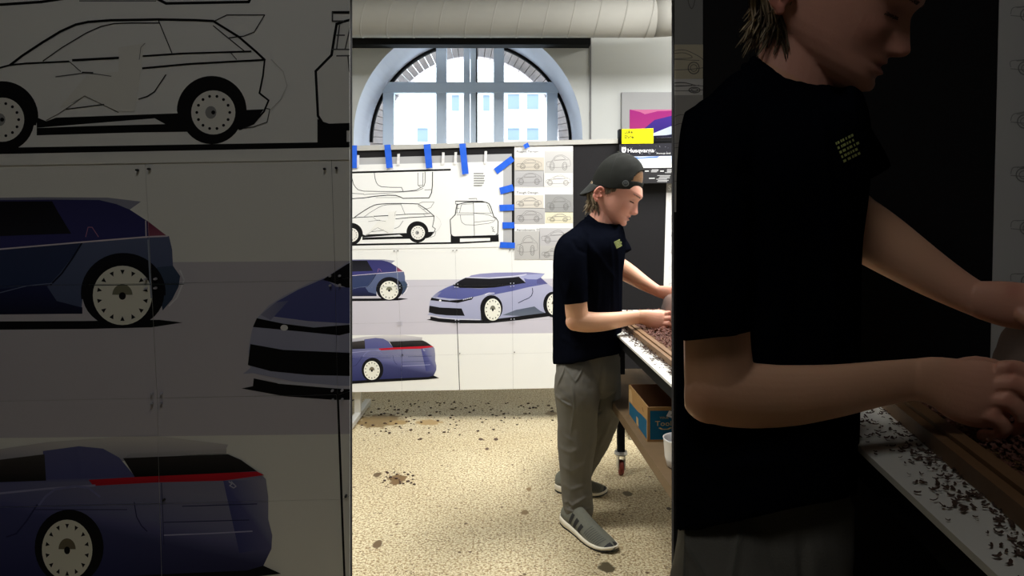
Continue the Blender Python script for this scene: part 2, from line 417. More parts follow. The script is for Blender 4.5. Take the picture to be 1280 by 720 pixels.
for P, w in (([(229, 632), (322, 629)], 1.2), ([(206, 652), (312, 649)], 1.2), ([(169, 627), (172, 645), (178, 656), (185, 663)], 1.4), ([(10, 670), (22, 666), (35, 650), (48, 630)], 2.0), ([(45, 636), (160, 636)], 1.0), ([(203, 603), (206, 680)], 1.0)):
    L.line(P, w, (44, 48, 90))
L.line([(287, 601), (291, 604), (288, 606), (293, 609), (296, 607), (290, 601)], 1.2, (190, 192, 214))
L.ell(88, 683, 43, 47, (14, 14, 18)); L.wheel(85.5, 686, 31.5, 37.5, hub=(120, 112, 92))

# seams of the tiled print (sheet coordinates)
def vx(c, y):
    tab = [[(300, 428), (490, 430)], [(300, 494.6), (357, 498), (403, 500.2), (490, 502.6)], [(300, 568.4), (357, 570.4), (403, 571.4), (490, 574.6)], [(300, 639.6), (403, 640.8), (490, 641.4)], [(300, 712), (490, 713)]][c]
    for (ya, xa), (yb, xb) in zip(tab[:-1], tab[1:]):
        if y <= yb: return xa + (xb - xa) * (y - ya) / (yb - ya)
    return tab[-1][1]
def hy(r, x):
    a, b = [(311.5, -0.006), (359.2, -0.017), (404.6, -0.020), (446.2, -0.022), (490.2, -0.020)][r]
    return a + b * (x - 438)
def corner(c, r):
    y = hy(r, 438 + 66 * c); x = vx(c, y); return (x, hy(r, x))
# ------------------------------------------------------------------ materials of the room
M_wall = mat('wall_paint', (206, 208, 204), 0.8, 0.03, 1.5, 0.15, 40)
M_reveal = mat('reveal_plaster', (214, 220, 232), 0.7, 0.03, 2.0)
M_ceil = mat('ceiling_paint', (205, 205, 200), 0.9, 0.03, 2)
M_part = mat('partition_paint', (70, 70, 72), 0.9, 0.06, 4)
M_frame = mat('window_frame_paint', (212, 228, 244), 0.45, 0.03, 5)
M_black = mat('black_metal', (13, 13, 14), 0.75, 0.2, 30, spec=.15)
M_felt = mat('black_felt', (34, 33, 34), 0.9, 0.12, 60, 0.2, 300, spec=0.15)
M_alu = mat('brushed_aluminium', (196, 194, 186), 0.42, 0.06, 40, metal=0.35)
M_duct = mat('galvanised_duct', (158, 156, 148), 0.85, 0.07, 6, 0.1, 20, spec=.2)
M_brick = mat('arch_brick', (186, 170, 164), 0.9, 0.25, 40)
M_stone = mat('facade_stone', (236, 234, 228), 0.9, 0.03, 3)
M_fwin = mat('facade_glass', (105, 120, 134), 0.3, 0.1, 3)
M_wood = mat('shelf_plywood', (112, 90, 62), 0.6, 0.18, 18, 0.1, 60)
M_rail = mat('tray_wood', (114, 84, 54), 0.55, 0.2, 22, 0.1, 80)
M_card = mat('cardboard', (146, 110, 66), 0.85, 0.1, 30)
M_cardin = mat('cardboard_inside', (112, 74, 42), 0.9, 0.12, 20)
M_cblue = mat('blue_print', (16, 92, 124), 0.7, 0.06, 20)
M_white = mat('white_plastic', (226, 224, 220), 0.4, 0.03, 10)
M_ttop = mat('white_table_laminate', (214, 212, 202), 0.45, 0.03, 8)
M_clay = mat('brown_modelling_clay', (112, 92, 82), 0.6, 0.15, 20, 0.3, 60)
M_chip = mat('clay_shaving', (94, 54, 40), 0.75, 0.35, 90)
M_crumb = mat('dark_clay_crumb', (66, 46, 34), 0.8, 0.3, 60)
M_tape = mat('blue_masking_tape', (16, 92, 214), 0.6, 0.08, 60)
M_tab = mat('white_tape', (226, 224, 222), 0.6, 0.04, 40)
M_rubber = mat('castor_rubber', (120, 44, 30), 0.5, 0.15, 30)
M_steel = mat('bolt_steel', (190, 188, 182), 0.35, 0.08, 30, metal=0.7)

# speckled, stained concrete floor
def floor_mat():
    m = bpy.data.materials.new('speckled_concrete'); m.use_nodes = True
    nt = m.node_tree; N = nt.nodes; Lk = nt.links; b = N['Principled BSDF']
    b.inputs['Roughness'].default_value = 0.55; b.inputs['Specular IOR Level'].default_value = 0.35
    g = N.new('ShaderNodeNewGeometry')
    def noise_(sc, det=3):
        n = N.new('ShaderNodeTexNoise'); n.inputs['Scale'].default_value = sc; n.inputs['Detail'].default_value = det
        Lk.new(g.outputs['Position'], n.inputs['Vector']); return n.outputs['Fac']
    def ramp(src, p0, p1):
        r = N.new('ShaderNodeMapRange'); r.inputs[1].default_value = p0; r.inputs[2].default_value = p1; Lk.new(src, r.inputs[0]); return r.outputs[0]
    def mix(f, a, c):
        x = N.new('ShaderNodeMix'); x.data_type = 'RGBA'
        if isinstance(f, float): x.inputs[0].default_value = f
        else: Lk.new(f, x.inputs[0])
        for i, v in ((6, a), (7, c)):
            if isinstance(v, tuple): x.inputs[i].default_value = v
            else: Lk.new(v, x.inputs[i])
        return x.outputs[2]
    col = mix(ramp(noise_(1.6, 5), 0.35, 0.65), lin((214, 202, 164)), lin((198, 184, 146)))
    col = mix(ramp(noise_(95, 2), 0.42, 0.62), col, lin((150, 126, 88)))
    col = mix(ramp(noise_(150, 2), 0.57, 0.63), col, lin((230, 218, 186)))
    col = mix(ramp(noise_(110, 2), 0.61, 0.65), col, lin((104, 80, 52)))
    v = N.new('ShaderNodeTexVoronoi'); v.inputs['Scale'].default_value = 75; Lk.new(g.outputs['Position'], v.inputs['Vector'])
    sp = N.new('ShaderNodeMath'); sp.operation = 'MULTIPLY'
    Lk.new(ramp(v.outputs['Distance'], 0.30, 0.16), sp.inputs[0]); Lk.new(ramp(noise_(24, 2), 0.50, 0.60), sp.inputs[1])
    col = mix(sp.outputs[0], col, lin((96, 74, 48)))
    v2 = N.new('ShaderNodeTexVoronoi'); v2.inputs['Scale'].default_value = 22; Lk.new(g.outputs['Position'], v2.inputs['Vector'])
    sp2 = N.new('ShaderNodeMath'); sp2.operation = 'MULTIPLY'
    Lk.new(ramp(v2.outputs['Distance'], 0.20, 0.12), sp2.inputs[0]); Lk.new(ramp(noise_(7, 2), 0.53, 0.62), sp2.inputs[1])
    col = mix(sp2.outputs[0], col, lin((92, 70, 46)))
    wob = noise_(26, 3)
    stains = [(474, 526, 30, .30, (124, 102, 62)), (498, 528, 14, .2, (150, 124, 76)), (536, 528, 16, .22, (160, 132, 84)), (497, 599, 11, .6, (110, 86, 54)), (472, 593, 5, .6, (96, 78, 52)), (472, 680, 6, .7, (104, 84, 58)),
              (656, 641, 4.5, .7, (120, 98, 64)), (661, 612, 3.5, .7, (130, 106, 70)), (758, 709, 10, .65, (84, 74, 52)), (784, 617, 6, .6, (96, 84, 56)), (601, 549, 3, .6, (70, 50, 36)), (620, 549, 3, .6, (70, 50, 36)), (609, 561, 3, .6, (76, 54, 38)), (690, 517, 8, .4, (130, 108, 70)), (836, 636, 3, .6, (70, 60, 42))]
    for px, py, r, asp, cc in stains:
        p = floor_at(px, py); rx = r / F * p.y
        ry = abs(floor_at(px, py + r * asp).y - p.y)
        s = N.new('ShaderNodeVectorMath'); s.operation = 'SUBTRACT'; Lk.new(g.outputs['Position'], s.inputs[0]); s.inputs[1].default_value = p
        q = N.new('ShaderNodeVectorMath'); q.operation = 'MULTIPLY'; Lk.new(s.outputs[0], q.inputs[0]); q.inputs[1].default_value = (1 / rx, 1 / ry, 0)
        l = N.new('ShaderNodeVectorMath'); l.operation = 'LENGTH'; Lk.new(q.outputs[0], l.inputs[0])
        a = N.new('ShaderNodeMath'); a.operation = 'MULTIPLY_ADD'; Lk.new(wob, a.inputs[0]); a.inputs[1].default_value = 1.6; Lk.new(l.outputs['Value'], a.inputs[2])
        col = mix(ramp(a.outputs[0], 1.9, 1.65), col, lin(cc))
    Lk.new(col, b.inputs['Base Color'])
    bp = N.new('ShaderNodeBump'); bp.inputs['Strength'].default_value = 0.25; bp.inputs['Distance'].default_value = 0.003
    Lk.new(noise_(120, 2), bp.inputs['Height']); Lk.new(bp.outputs['Normal'], b.inputs['Normal'])
    return m

XL, XR, YB, YF, ZC = -3.2, 3.4, 5.6, -1.6, 3.25
YP0, YP1 = 1.42, 1.48                    # added partition, keeps studio light out of the entry bay
def struct(mb, name, m):
    o = mb.build(name, m); o['kind'] = 'structure'; return o
b = MB(); b.box(XL - .1, XR + .1, YF - .1, YB + .7, -0.1, 0); struct(b, 'floor', floor_mat())
b = MB(); b.box(XL - .1, XR + .1, YF - .1, YB + .7, ZC, ZC + .1); struct(b, 'ceiling', M_ceil)
b = MB(); b.box(XL - .1, XL, YF, YB, 0, ZC); struct(b, 'wall_left', M_wall)
b = MB(); b.box(XR, XR + .1, YF, YB, 0, ZC); struct(b, 'wall_right', M_wall)
b = MB(); b.box(XL, XR, YF - .1, YF, 0, ZC); struct(b, 'wall_front', M_part)
b = MB(); HX = 0.36; HZ = 1.775
b.box(XL, -HX, YP0, YP1, 0, ZC); b.box(HX, XR, YP0, YP1, 0, ZC); b.box(-HX, HX, YP0, YP1, HZ, ZC); struct(b, 'wall_added_partition', M_part)
b = MB(); b.box(-.0, 2.2, 0.25, YP0, 0, 0.2195)
for v in b.v:
    if v.x < 1: v.x = 0.33
po = struct(b, 'floor_platform', mat('platform_boards', (96, 90, 82), 0.7, 0.1, 10))

# --- back wall with the arched window
cx1 = at(585, 169, YB); R1 = 143 / F * YB
Y2 = YB + 0.55
cx2 = at(588.5, 178, Y2); R2 = 126 / F * Y2
ZS = 1.0
def arch_pts(c, r, y, n=48):
    P = [Vector((c.x - r, y, ZS))]
    P += [Vector((c.x - r * math.cos(PI * i / n), y, c.z + r * math.sin(PI * i / n))) for i in range(n + 1)]
    P.append(Vector((c.x + r, y, ZS))); return P
P1 = arch_pts(cx1, R1, YB); P2 = arch_pts(cx2, R2, Y2)
V = []; Fc = []
outer = [Vector((XL, YB, 0)), Vector((XR, YB, 0)), Vector((XR, YB, ZC)), Vector((XL, YB, ZC))]
flat = [[Vector((p.x, p.z, 0)) for p in outer], [Vector((p.x, p.z, 0)) for p in P1]]
tr = tessellate_polygon(flat); allp = outer + P1
V += allp; Fc += [tuple(t) for t in tr]; mi = [0] * len(Fc)
n1 = len(V); V += P1 + P2; m_ = len(P1)
for i in range(m_):
    j = (i + 1) % m_
    Fc.append((n1 + i, n1 + j, n1 + m_ + j, n1 + m_ + i)); mi.append(1)
ob = [Vector((XL, Y2, 0)), Vector((XR, Y2, 0)), Vector((XR, Y2, ZC)), Vector((XL, Y2, ZC))]
flat = [[Vector((p.x, p.z, 0)) for p in ob], [Vector((p.x, p.z, 0)) for p in P2]]
n2 = len(V); V += ob + P2
for t in tessellate_polygon(flat): Fc.append(tuple(n2 + i for i in t)); mi.append(0)
wb = obj('wall_back', V, Fc, [M_wall, M_reveal], midx=mi); wb['kind'] = 'structure'

win = empty('window_1', (cx2.x, Y2, ZS)); win['kind'] = 'structure'
gas = MB(); n = 56
def ring(mb, c, r0, r1, y0, y1, a0=0.0, a1=PI, n=48):
    for i in range(n):
        q0 = a0 + (a1 - a0) * i / n; q1 = a0 + (a1 - a0) * (i + 1) / n
        P = [Vector((c.x - r * math.cos(q), y0, c.z + r * math.sin(q))) for r, q in ((r0, q0), (r1, q0), (r1, q1), (r0, q1))]
        mb.prism(P, (0, y1 - y0, 0))
ring(gas, cx2, R2 * 0.975, R2, Y2 - .02, Y2 + .03)
gas.build('gasket', M_black, win)
pxm = lambda x: (x - 640) / F * (Y2 - .03)
pzm = lambda y: H - (y - HY) / F * (Y2 - .03)
fr = MB()
def fbox(x0, x1, y0, y1, d=0.07): fr.box(pxm(x0), pxm(x1), Y2 - .03, Y2 - .03 + d, pzm(y1), pzm(y0), 0.006)
fr.box(pxm(477), pxm(699), Y2 - .036, Y2 + .046, pzm(116), pzm(102.5), 0.006)
fbox(478.5, 492, 110, 215); fbox(683.5, 697, 110, 215)
fbox(545, 558, 56, 215); fbox(579.5, 587, 50, 215, .09); fbox(588, 595.6, 50, 215, .07); fbox(617, 630, 56, 215)
fbox(470, 706, 200, 216)
fr.build('frame', M_frame, win)
st = MB(); st.box(pxm(595.2), pxm(596.6), Y2 - .035, Y2 + .02, pzm(215), pzm(60)); st.build('seal', M_black, win)
Mg = bpy.data.materials.new('window_glass'); Mg.use_nodes = True
nt = Mg.node_tree; nt.nodes.remove(nt.nodes['Principled BSDF'])
tb = nt.nodes.new('ShaderNodeBsdfTransparent'); tb.inputs[0].default_value = (0.95, 0.97, 0.97, 1)
gb = nt.nodes.new('ShaderNodeBsdfGlossy'); gb.inputs['Roughness'].default_value = 0.02
mx = nt.nodes.new('ShaderNodeMixShader'); fz = nt.nodes.new('ShaderNodeFresnel'); fz.inputs[0].default_value = 1.3
nt.links.new(fz.outputs[0], mx.inputs[0]); nt.links.new(tb.outputs[0], mx.inputs[1]); nt.links.new(gb.outputs[0], mx.inputs[2])
nt.links.new(mx.outputs[0], nt.nodes['Material Output'].inputs[0])
gp = arch_pts(cx2, R2 * 0.98, Y2 + .005)
g = MB(); g.add(gp, [tuple(range(len(gp)))]); g.build('pane', Mg, win)
# brick arch outside the glass
br = MB(); nb = 44
for i in range(nb):
    q0 = PI * i / nb + 0.003; q1 = PI * (i + 1) / nb - 0.003
    P = [Vector((cx2.x - r * math.cos(q), Y2 + .12, cx2.z + r * math.sin(q))) for r, q in ((R2 * .885, q0), (R2 * 1.06, q0), (R2 * 1.06, q1), (R2 * .885, q1))]
    br.prism(P, (0, .12, 0))
for sx in (-1, 1):
    for k in range(12):
        z0 = cx2.z - 0.075 * (k + 1)
        br.box(*sorted((cx2.x + sx * R2 * .885, cx2.x + sx * R2 * 1.06)), Y2 + .12, Y2 + .24, z0 + .006, z0 + .069)
o = struct(br, 'trim_1', M_brick)
# building across the street
YX = 14.0
fx = lambda x: (x - 640) / F * YX
fzz = lambda y: H - (y - HY) / F * YX
bd = empty('building', (0.3, YX, -0.5)); tag(bd, 'pale stone building across the street seen through the arched window', 'building')
b = MB(); b.box(-6, 8, YX, YX + 1, -0.5, fzz(94)); b.box(-6, 8, YX - .12, YX, fzz(98), fzz(92)); b.build('facade', M_stone, bd)
for x0, x1, y0, y1 in ((634.7, 649, 116, 138), (658.7, 673, 116, 138), (634.7, 649, 159, 176), (658.7, 673, 159, 176), (604, 612, 118, 140), (565, 574, 118, 140), (522, 535, 159, 178)):
    b = MB(); b.box(fx(x0), fx(x1), YX - .05, YX - .005, fzz(y1), fzz(y0)); w_ = b.build('window', M_fwin, bd)
    b = MB(); b.box(fx(x0) - .03, fx(x1) + .03, YX - .10, YX - .05, fzz(y0 + 1.5), fzz(y0) + .03); b.build('lintel', M_stone, w_)
    b = MB(); b.box(fx(x0) - .04, fx(x1) + .04, YX - .11, YX - .05, fzz(y1) - .05, fzz(y1)); b.build('window_sill', M_stone, w_)

# wall panel seam right of the window, blind cassette, ventilation duct
b = MB(); x = (738 - 640) / F * YB; b.box(x - .006, x + .006, YB - .012, YB, 0.9, ZC); struct(b, 'trim_2', mat('seam_grey', (120, 120, 120), 0.7))
yb_ = YB - .08
b = MB(); b.box((400 - 640) / F * yb_, (737.5 - 640) / F * yb_, yb_ - .05, YB, H - (57.5 - HY) / F * yb_, H - (48.5 - HY) / F * yb_, .006)
tag(b.build('blind_cassette', M_black), 'long black roller blind box across the top of the arched window', 'blind')
YD = 4.95; rd = 23.0 / F * YD; zd = H + (HY - 23.5) / F * YD
du = empty('air_duct', (0.3, YD, zd - rd)); tag(du, 'large grey round ventilation duct running under the ceiling', 'duct')
b = MB(); pts = []; rs = []
x = -2.9
b.tube([(x_, YD, zd) for x_ in (-3.1, -1.5, 0.3, 1.02)], rd, 32); b.build('pipe', M_duct, du, smooth=True)
b = MB(); b.tube([(1.02, YD, zd), (1.10, YD, zd + .004), (1.18, YD, zd + .012), (1.3, YD, zd + .03), (1.5, YD, zd + .06), (2.6, YD, zd + .06)], rd * 0.985, 32); b.build('elbow', M_duct, du, smooth=True)
sm = MB()
for i in range(22):
    xx = -2.9 + i * 0.185
    n = 32; V = []; Fq = []
    for k in range(n):
        q = 2 * PI * k / n
        for dx, dr in ((-.006, .0005), (0, .0035), (.006, .0005)):
            V.append((xx + dx + .03 * math.sin(q) , YD + (rd + dr) * math.cos(q), zd + (rd + dr) * math.sin(q)))
    for k in range(n):
        for j in range(2):
            Fq.append((k * 3 + j, k * 3 + j + 1, ((k + 1) % n) * 3 + j + 1, ((k + 1) % n) * 3 + j))
    sm.add(V, Fq)
sm.build('seam', M_duct, du, smooth=True)

# framed artwork on the back wall
fm = far_map(YB - .03)
ya = YB - .03
b = MB(); p0 = fm(777, 250); p1 = fm(880, 115)
fa = empty('framed_print', (p0.x, ya, p0.z)); tag(fa, 'grey framed magenta and blue abstract picture high on the wall right of the window', 'picture')
b.box(p0.x, p1.x, ya, YB, p0.z, p1.z, .004); b.build('mount', mat('mount_grey', (168, 168, 168), 0.8, 0.03), fa)
aw = Art(); 
aw.poly([(787, 137), (880, 137), (880, 172), (787, 172)], (168, 44, 128), (176, 56, 120))
aw.poly([(787, 137), (800, 140), (806, 143), (822, 139), (880, 137)], (206, 110, 156))
aw.poly([(787, 172), (800, 165), (818, 150), (846, 143), (880, 141), (880, 175), (787, 180)], (76, 48, 150), (34, 34, 110))
aw.poly([(800, 176), (818, 166), (838, 158), (880, 150), (880, 158), (846, 168), (818, 176)], (228, 234, 246), (160, 180, 226), 'x')
aw.poly([(812, 170), (832, 169), (846, 167), (880, 163), (880, 168), (846, 172), (815, 172.5)], (18, 20, 48))
aw.poly([(787, 172), (815, 172.5), (846, 171.5), (880, 168), (880, 245), (787, 245)], (214, 208, 216), (220, 216, 220))
sheet('print', [(787, 137), (880, 137), (880, 245), (787, 245)], (200, 190, 205), aw, fm, fa, thick=.002)
# ------------------------------------------------------------------ display boards
ZB = 4.25; ZN = 1.40
FM = far_map(ZB); NM = near_map(ZN)
topy = lambda x: 182.6 - .0265 * (x - 436)          # top edge of the rail on the far board
boty = lambda x: 489.8 - .0185 * (x - 436)
def slab(name, quad, mp, o0, o1, m, parent=None):
    P = [mp(p[0], p[1], o0) for p in quad]; Q = [mp(p[0], p[1], o1) for p in quad]
    b = MB(); n = len(P)
    b.add(P + Q, [tuple(range(n))[::-1], tuple(range(n, 2 * n))] + [(i, (i + 1) % n, n + (i + 1) % n, n + i) for i in range(n)])
    return b.build(name, m, parent)
p = FM(610, 489)
fb = empty('display_board', (p.x, ZB, 0)); tag(fb, 'long black felt display board with aluminium top rail behind the man in the bright studio', 'display board')
slab('felt_panel', [(386, topy(386) + 5), (905, topy(905) + 5), (905, boty(905)), (386, boty(386))], FM, -.035, 0, M_felt, fb)
slab('top_rail', [(384, topy(384)), (772, topy(772)), (772, topy(772) + 5.6), (384, topy(384) + 6.4)], FM, -.04, .012, M_alu, fb)
slab('top_rail', [(772, topy(772)), (907, topy(907)), (907, topy(907) + 5), (772, topy(772) + 5.2)], FM, -.04, .004, M_black, fb)
slab('rail_clip', [(773, 162), (777.5, 161.5), (777.5, 182), (773, 182)], FM, -.04, .02, M_black, fb)
for xa in (445, 780):
    q = FM(xa, 488); b = MB()
    b.box(q.x - .02, q.x + .02, ZB - .33, ZB + .36, 0.012, .05, .006)
    b.box(q.x - .02, q.x + .02, ZB + .035, ZB + .07, 0.03, .3, .004)
    for yy in (ZB - .31, ZB + .34): b.lathe((q.x, yy, 0), [(.018, 0), (.018, .012)], 12)
    b.build('foot', M_alu, fb)
q = NM(500, 400)
nbd = empty('display_board', (q.x, ZN, 0)); tag(nbd, 'dark backing board carrying the enlarged car drawings on the left of the dim bay', 'display board')
nbz = lambda z: 360 + (HY + (H - z) * F / ZN - 360) / K
slab('felt_panel', [(330, nbz(2.2)), (576.2, nbz(2.2)), (576.2, nbz(.12)), (330, nbz(.12))], NM, -.018, 0, M_felt, nbd)
for xa in (350, 560):
    q = NM(xa, 400); b = MB(); b.box(q.x - .02, q.x + .02, ZN - .16, ZN + .015, 0, .04, .006); b.box(q.x - .02, q.x + .02, ZN + .0, ZN + .015, .03, .2); b.build('foot', M_alu, nbd)
q = NM(760, 400)
nbr = empty('display_board', (q.x, ZN, .2195)); tag(nbr, 'black felt board directly behind the nearer man on the right', 'display board')
slab('felt_panel', [(703.8, nbz(2.4)), (860, nbz(2.4)), (860, nbz(.2195)), (703.8, nbz(.2195))], NM, -.018, 0, M_felt, nbr)

# ------------------------------------------------------------------ prints
WHITE = (238, 238, 234)
def line_print(mp, x1, label, near=False):
    x0 = 424
    e = sheet('drawing_sheet', [(x0, 206.4), (x1, 202), (x1, 308.6 if x1 > 600 else 309.4), (x0, 312)], WHITE, art_line, mp, thick=.0012, off=.0035)
    tag(e, label, 'drawing')
line_print(FM, 629, 'white sheet of black car line drawings taped up with blue tape on the far board')
line_print(NM, 576.2, 'white sheet with an enlarged black car side view at upper left in the dim bay')
bk = sheet('backing_sheet', [(420, 198.2), (639.5, 192.2), (640, 312.5), (420, 313)], (176, 176, 176), None, FM, thick=.001, off=.001)
tag(bk, 'grey backing paper showing around the white line drawing sheet on the far board', 'paper')

def tiled(mp, cmax, xmax, label):
    r0 = corner(1, 1)
    root = empty('car_print', tuple(mp(500, 489, 0))); tag(root, label, 'print')
    for r in range(4):
        for c in range(cmax):
            a, b_, c_, d_ = corner(c, r), corner(c + 1, r), corner(c + 1, r + 1), corner(c, r + 1)
            g = 0.06; gx = 0.07
            wide = 0.45 if (c in (1, 2) and r >= 2) else 0.07
            q = [(a[0] + (wide if c == 2 else gx), a[1] + g), (b_[0] - (wide if c == 1 else gx), b_[1] + g), (c_[0] - (wide if c == 1 else gx), c_[1] - g), (d_[0] + (wide if c == 2 else gx), d_[1] - g)]
            if r == 0: q = [(q[0][0], q[0][1] - 5), (q[1][0], q[1][1] - 5), q[2], q[3]]
            q = [(min(x, xmax), y) for x, y in q]
            if abs(q[1][0] - q[0][0]) < .3: continue
            sheet('print_tile', q, (238, 238, 233), art_car, mp, root, thick=.001, off=.0012 + .0003 * ((r + c) % 2))
    return root
tiled(FM, 4, 720, 'tiled white print with three blue cars covering the lower half of the far board')
tiled(NM, 3, 576.2, 'enlarged tiled print of blue cars below the line drawing in the dim bay')

# paper scraps of blue tape
def strip(mp, P, w0, w1, name, m, off, label, cat, group=None):
    (ax, ay), (bx, by) = P
    d = Vector((bx - ax, by - ay)).normalized(); nn = Vector((-d.y, d.x))
    Lq = 8; V = []; Fq = []
    for i in range(Lq + 1):
        t = i / Lq; cx = ax + (bx - ax) * t; cy = ay + (by - ay) * t; w = (w0 + (w1 - w0) * t) / 2
        lift = off + .0006 + .0012 * math.sin(t * PI * 2.2 + ax) ** 2
        for s in (-1, 1):
            jag = random.uniform(-.35, .35) if i in (0, Lq) else 0
            V.append(mp(cx + nn.x * w * s + d.x * jag, cy + nn.y * w * s + d.y * jag, lift)); V.append(mp(cx + nn.x * w * s + d.x * jag, cy + nn.y * w * s + d.y * jag, lift - .0006))
    for i in range(Lq):
        a = i * 4; Fq += [(a, a + 2, a + 6, a + 4), (a + 1, a + 5, a + 7, a + 3), (a, a + 4, a + 5, a + 1), (a + 2, a + 3, a + 7, a + 6)]
    Fq += [(0, 1, 3, 2), (Lq * 4, Lq * 4 + 2, Lq * 4 + 3, Lq * 4 + 1)]
    o = obj(name, V, Fq, m); tag(o, label, cat, group); return o
TG = 'blue tape strips on the far board'
for P, w0, w1, lab in (
    ([(442.5, 182), (442.8, 210.5)], 9, 8, 'vertical blue tape at the left end of the far board top rail'),
    ([(484.8, 181), (487.6, 210.3)], 7.8, 8, 'vertical blue tape on the far rail second from the left'),
    ([(534.2, 180.5), (537, 210.3)], 8.5, 8, 'vertical blue tape on the far rail third from the left'),
    ([(578.2, 179.8), (582, 218)], 8, 8, 'longest vertical blue tape reaching down beside the block of notes'),
    ([(641, 198), (619.5, 214.5)], 7.5, 8, 'slanted blue tape at the top right corner of the line drawing sheet'),
    ([(641.5, 234.5), (625, 238.8)], 8.5, 8.5, 'short sideways blue tape just below the slanted one'),
    ([(642.5, 259.3), (624.5, 260)], 7.5, 8, 'sideways blue tape beside the roof of the car rear view'),
    ([(643, 281.5), (628, 281.8)], 7.5, 8, 'sideways blue tape beside the boot of the car rear view'),
    ([(643.5, 306.8), (625, 306)], 7, 7.5, 'lowest sideways blue tape at the bottom right of the line drawing'),
    ([(655, 184), (661, 181)], 5, 6, 'small blue tape corner peeping above the sketch sheets')):
    strip(FM, P, w0, w1, 'blue_tape', M_tape, .016 if P[0][1] < 186 else .008, lab, 'tape', TG)
for x, y0, y1, lab in ((447.5, 194, 210, 'first'), (498, 192.5, 207, 'second'), (553.8, 190.5, 206, 'third'), (569.3, 190.5, 205.5, 'fourth'), (606.8, 189, 205, 'fifth')):
    strip(FM, [(x + .6, y0), (x, y1)], 3.2, 3.6, 'paper_tab', M_tab, .008, f'{lab} white paper tab from the left across the black strip of the far board', 'tab', 'white paper tabs along the far board')

# pins at the corners of the tiles
pin_v, pin_f = None, None
def pin(mp, px, py, r, lab, grp, m):
    P = mp(px, py, .0035); b = MB()
    b.tube([P, P + Vector((0, -.004, 0))], r, 8); b.tube([P + Vector((0, -.004, 0)), P + Vector((0, -.008, 0))], [r * .55, r * .8], 8)
    tag(b.build('push_pin', m), lab, 'pin', grp)
M_pin = mat('dark_pin', (40, 40, 44), 0.4, 0.1, 50); M_pinw = mat('pale_pin', (190, 190, 200), 0.35, 0.1, 50)
for mp, xm, r, lab, grp in ((FM, 690, .0034, 'tiny push pin at a tile corner of the far car print', 'push pins of the far car print'), (NM, 575, .0026, 'tiny push pin at a tile corner of the enlarged car print', 'push pins of the enlarged car print')):
    for c in (1, 2, 3):
        for rr in (0, 1, 2, 3):
            x, y = corner(c, rr)
            for dx, dy in (((-2.4, 2.4), (2.2, 2.0)) if rr == 0 else ((-1.9, -1.6), (1.9, -1.7)) if rr == 3 else ((-1.9, -1.8), (1.9, -1.9), (-1.8, 1.9), (1.9, 1.7))):
                if x + dx > xm or y + dy > 486: continue
                if rr == 3 and dx < 0: continue
                pin(mp, x + dx, y + dy, r, lab, grp, M_pin if rr == 0 or rr == 3 else M_pinw)

# ------------------------------------------------------------------ sketch sheets
def scribble_car(a, x, y, w, h, seed, col=(112, 110, 108), th=.36):
    rnd = random.Random(seed); j = lambda s: rnd.uniform(-s, s)
    def cv(P, t=th):
        pts = []
        for i in range(len(P) - 1):
            p0 = P[max(i - 1, 0)]; p1 = P[i]; p2 = P[i + 1]; p3 = P[min(i + 2, len(P) - 1)]
            for k in range(5):
                u = k / 5
                pts.append(tuple(0.5 * ((2 * p1[d]) + (-p0[d] + p2[d]) * u + (2 * p0[d] - 5 * p1[d] + 4 * p2[d] - p3[d]) * u * u + (-p0[d] + 3 * p1[d] - 3 * p2[d] + p3[d]) * u ** 3) for d in (0, 1)))
        pts.append(P[-1]); a.line([(x + px * w, y + py * h) for px, py in pts], t, col)
    cv([(0, .72), (.02 + j(.02), .5), (.2, .42 + j(.05)), (.36, .12 + j(.08)), (.62, .05 + j(.05)), (.84, .3 + j(.1)), (.97, .42), (1, .7)])
    cv([(.08, .5), (.4, .42 + j(.05)), (.9, .4 + j(.06))])
    cv([(.3, .36), (.42, .18), (.64, .14), (.76, .34), (.3, .38)])
    cv([(.0, .78), (.3, .84), (.7, .82), (1, .74)])
    for cx in (.2 + j(.04), .78 + j(.04)):
        cv([(cx + .1 * math.cos(q * .7), .76 + .24 * math.sin(q * .7)) for q in range(10)], th * 1.4)
        cv([(cx + .06 * math.cos(q * .7), .76 + .14 * math.sin(q * .7)) for q in range(10)])
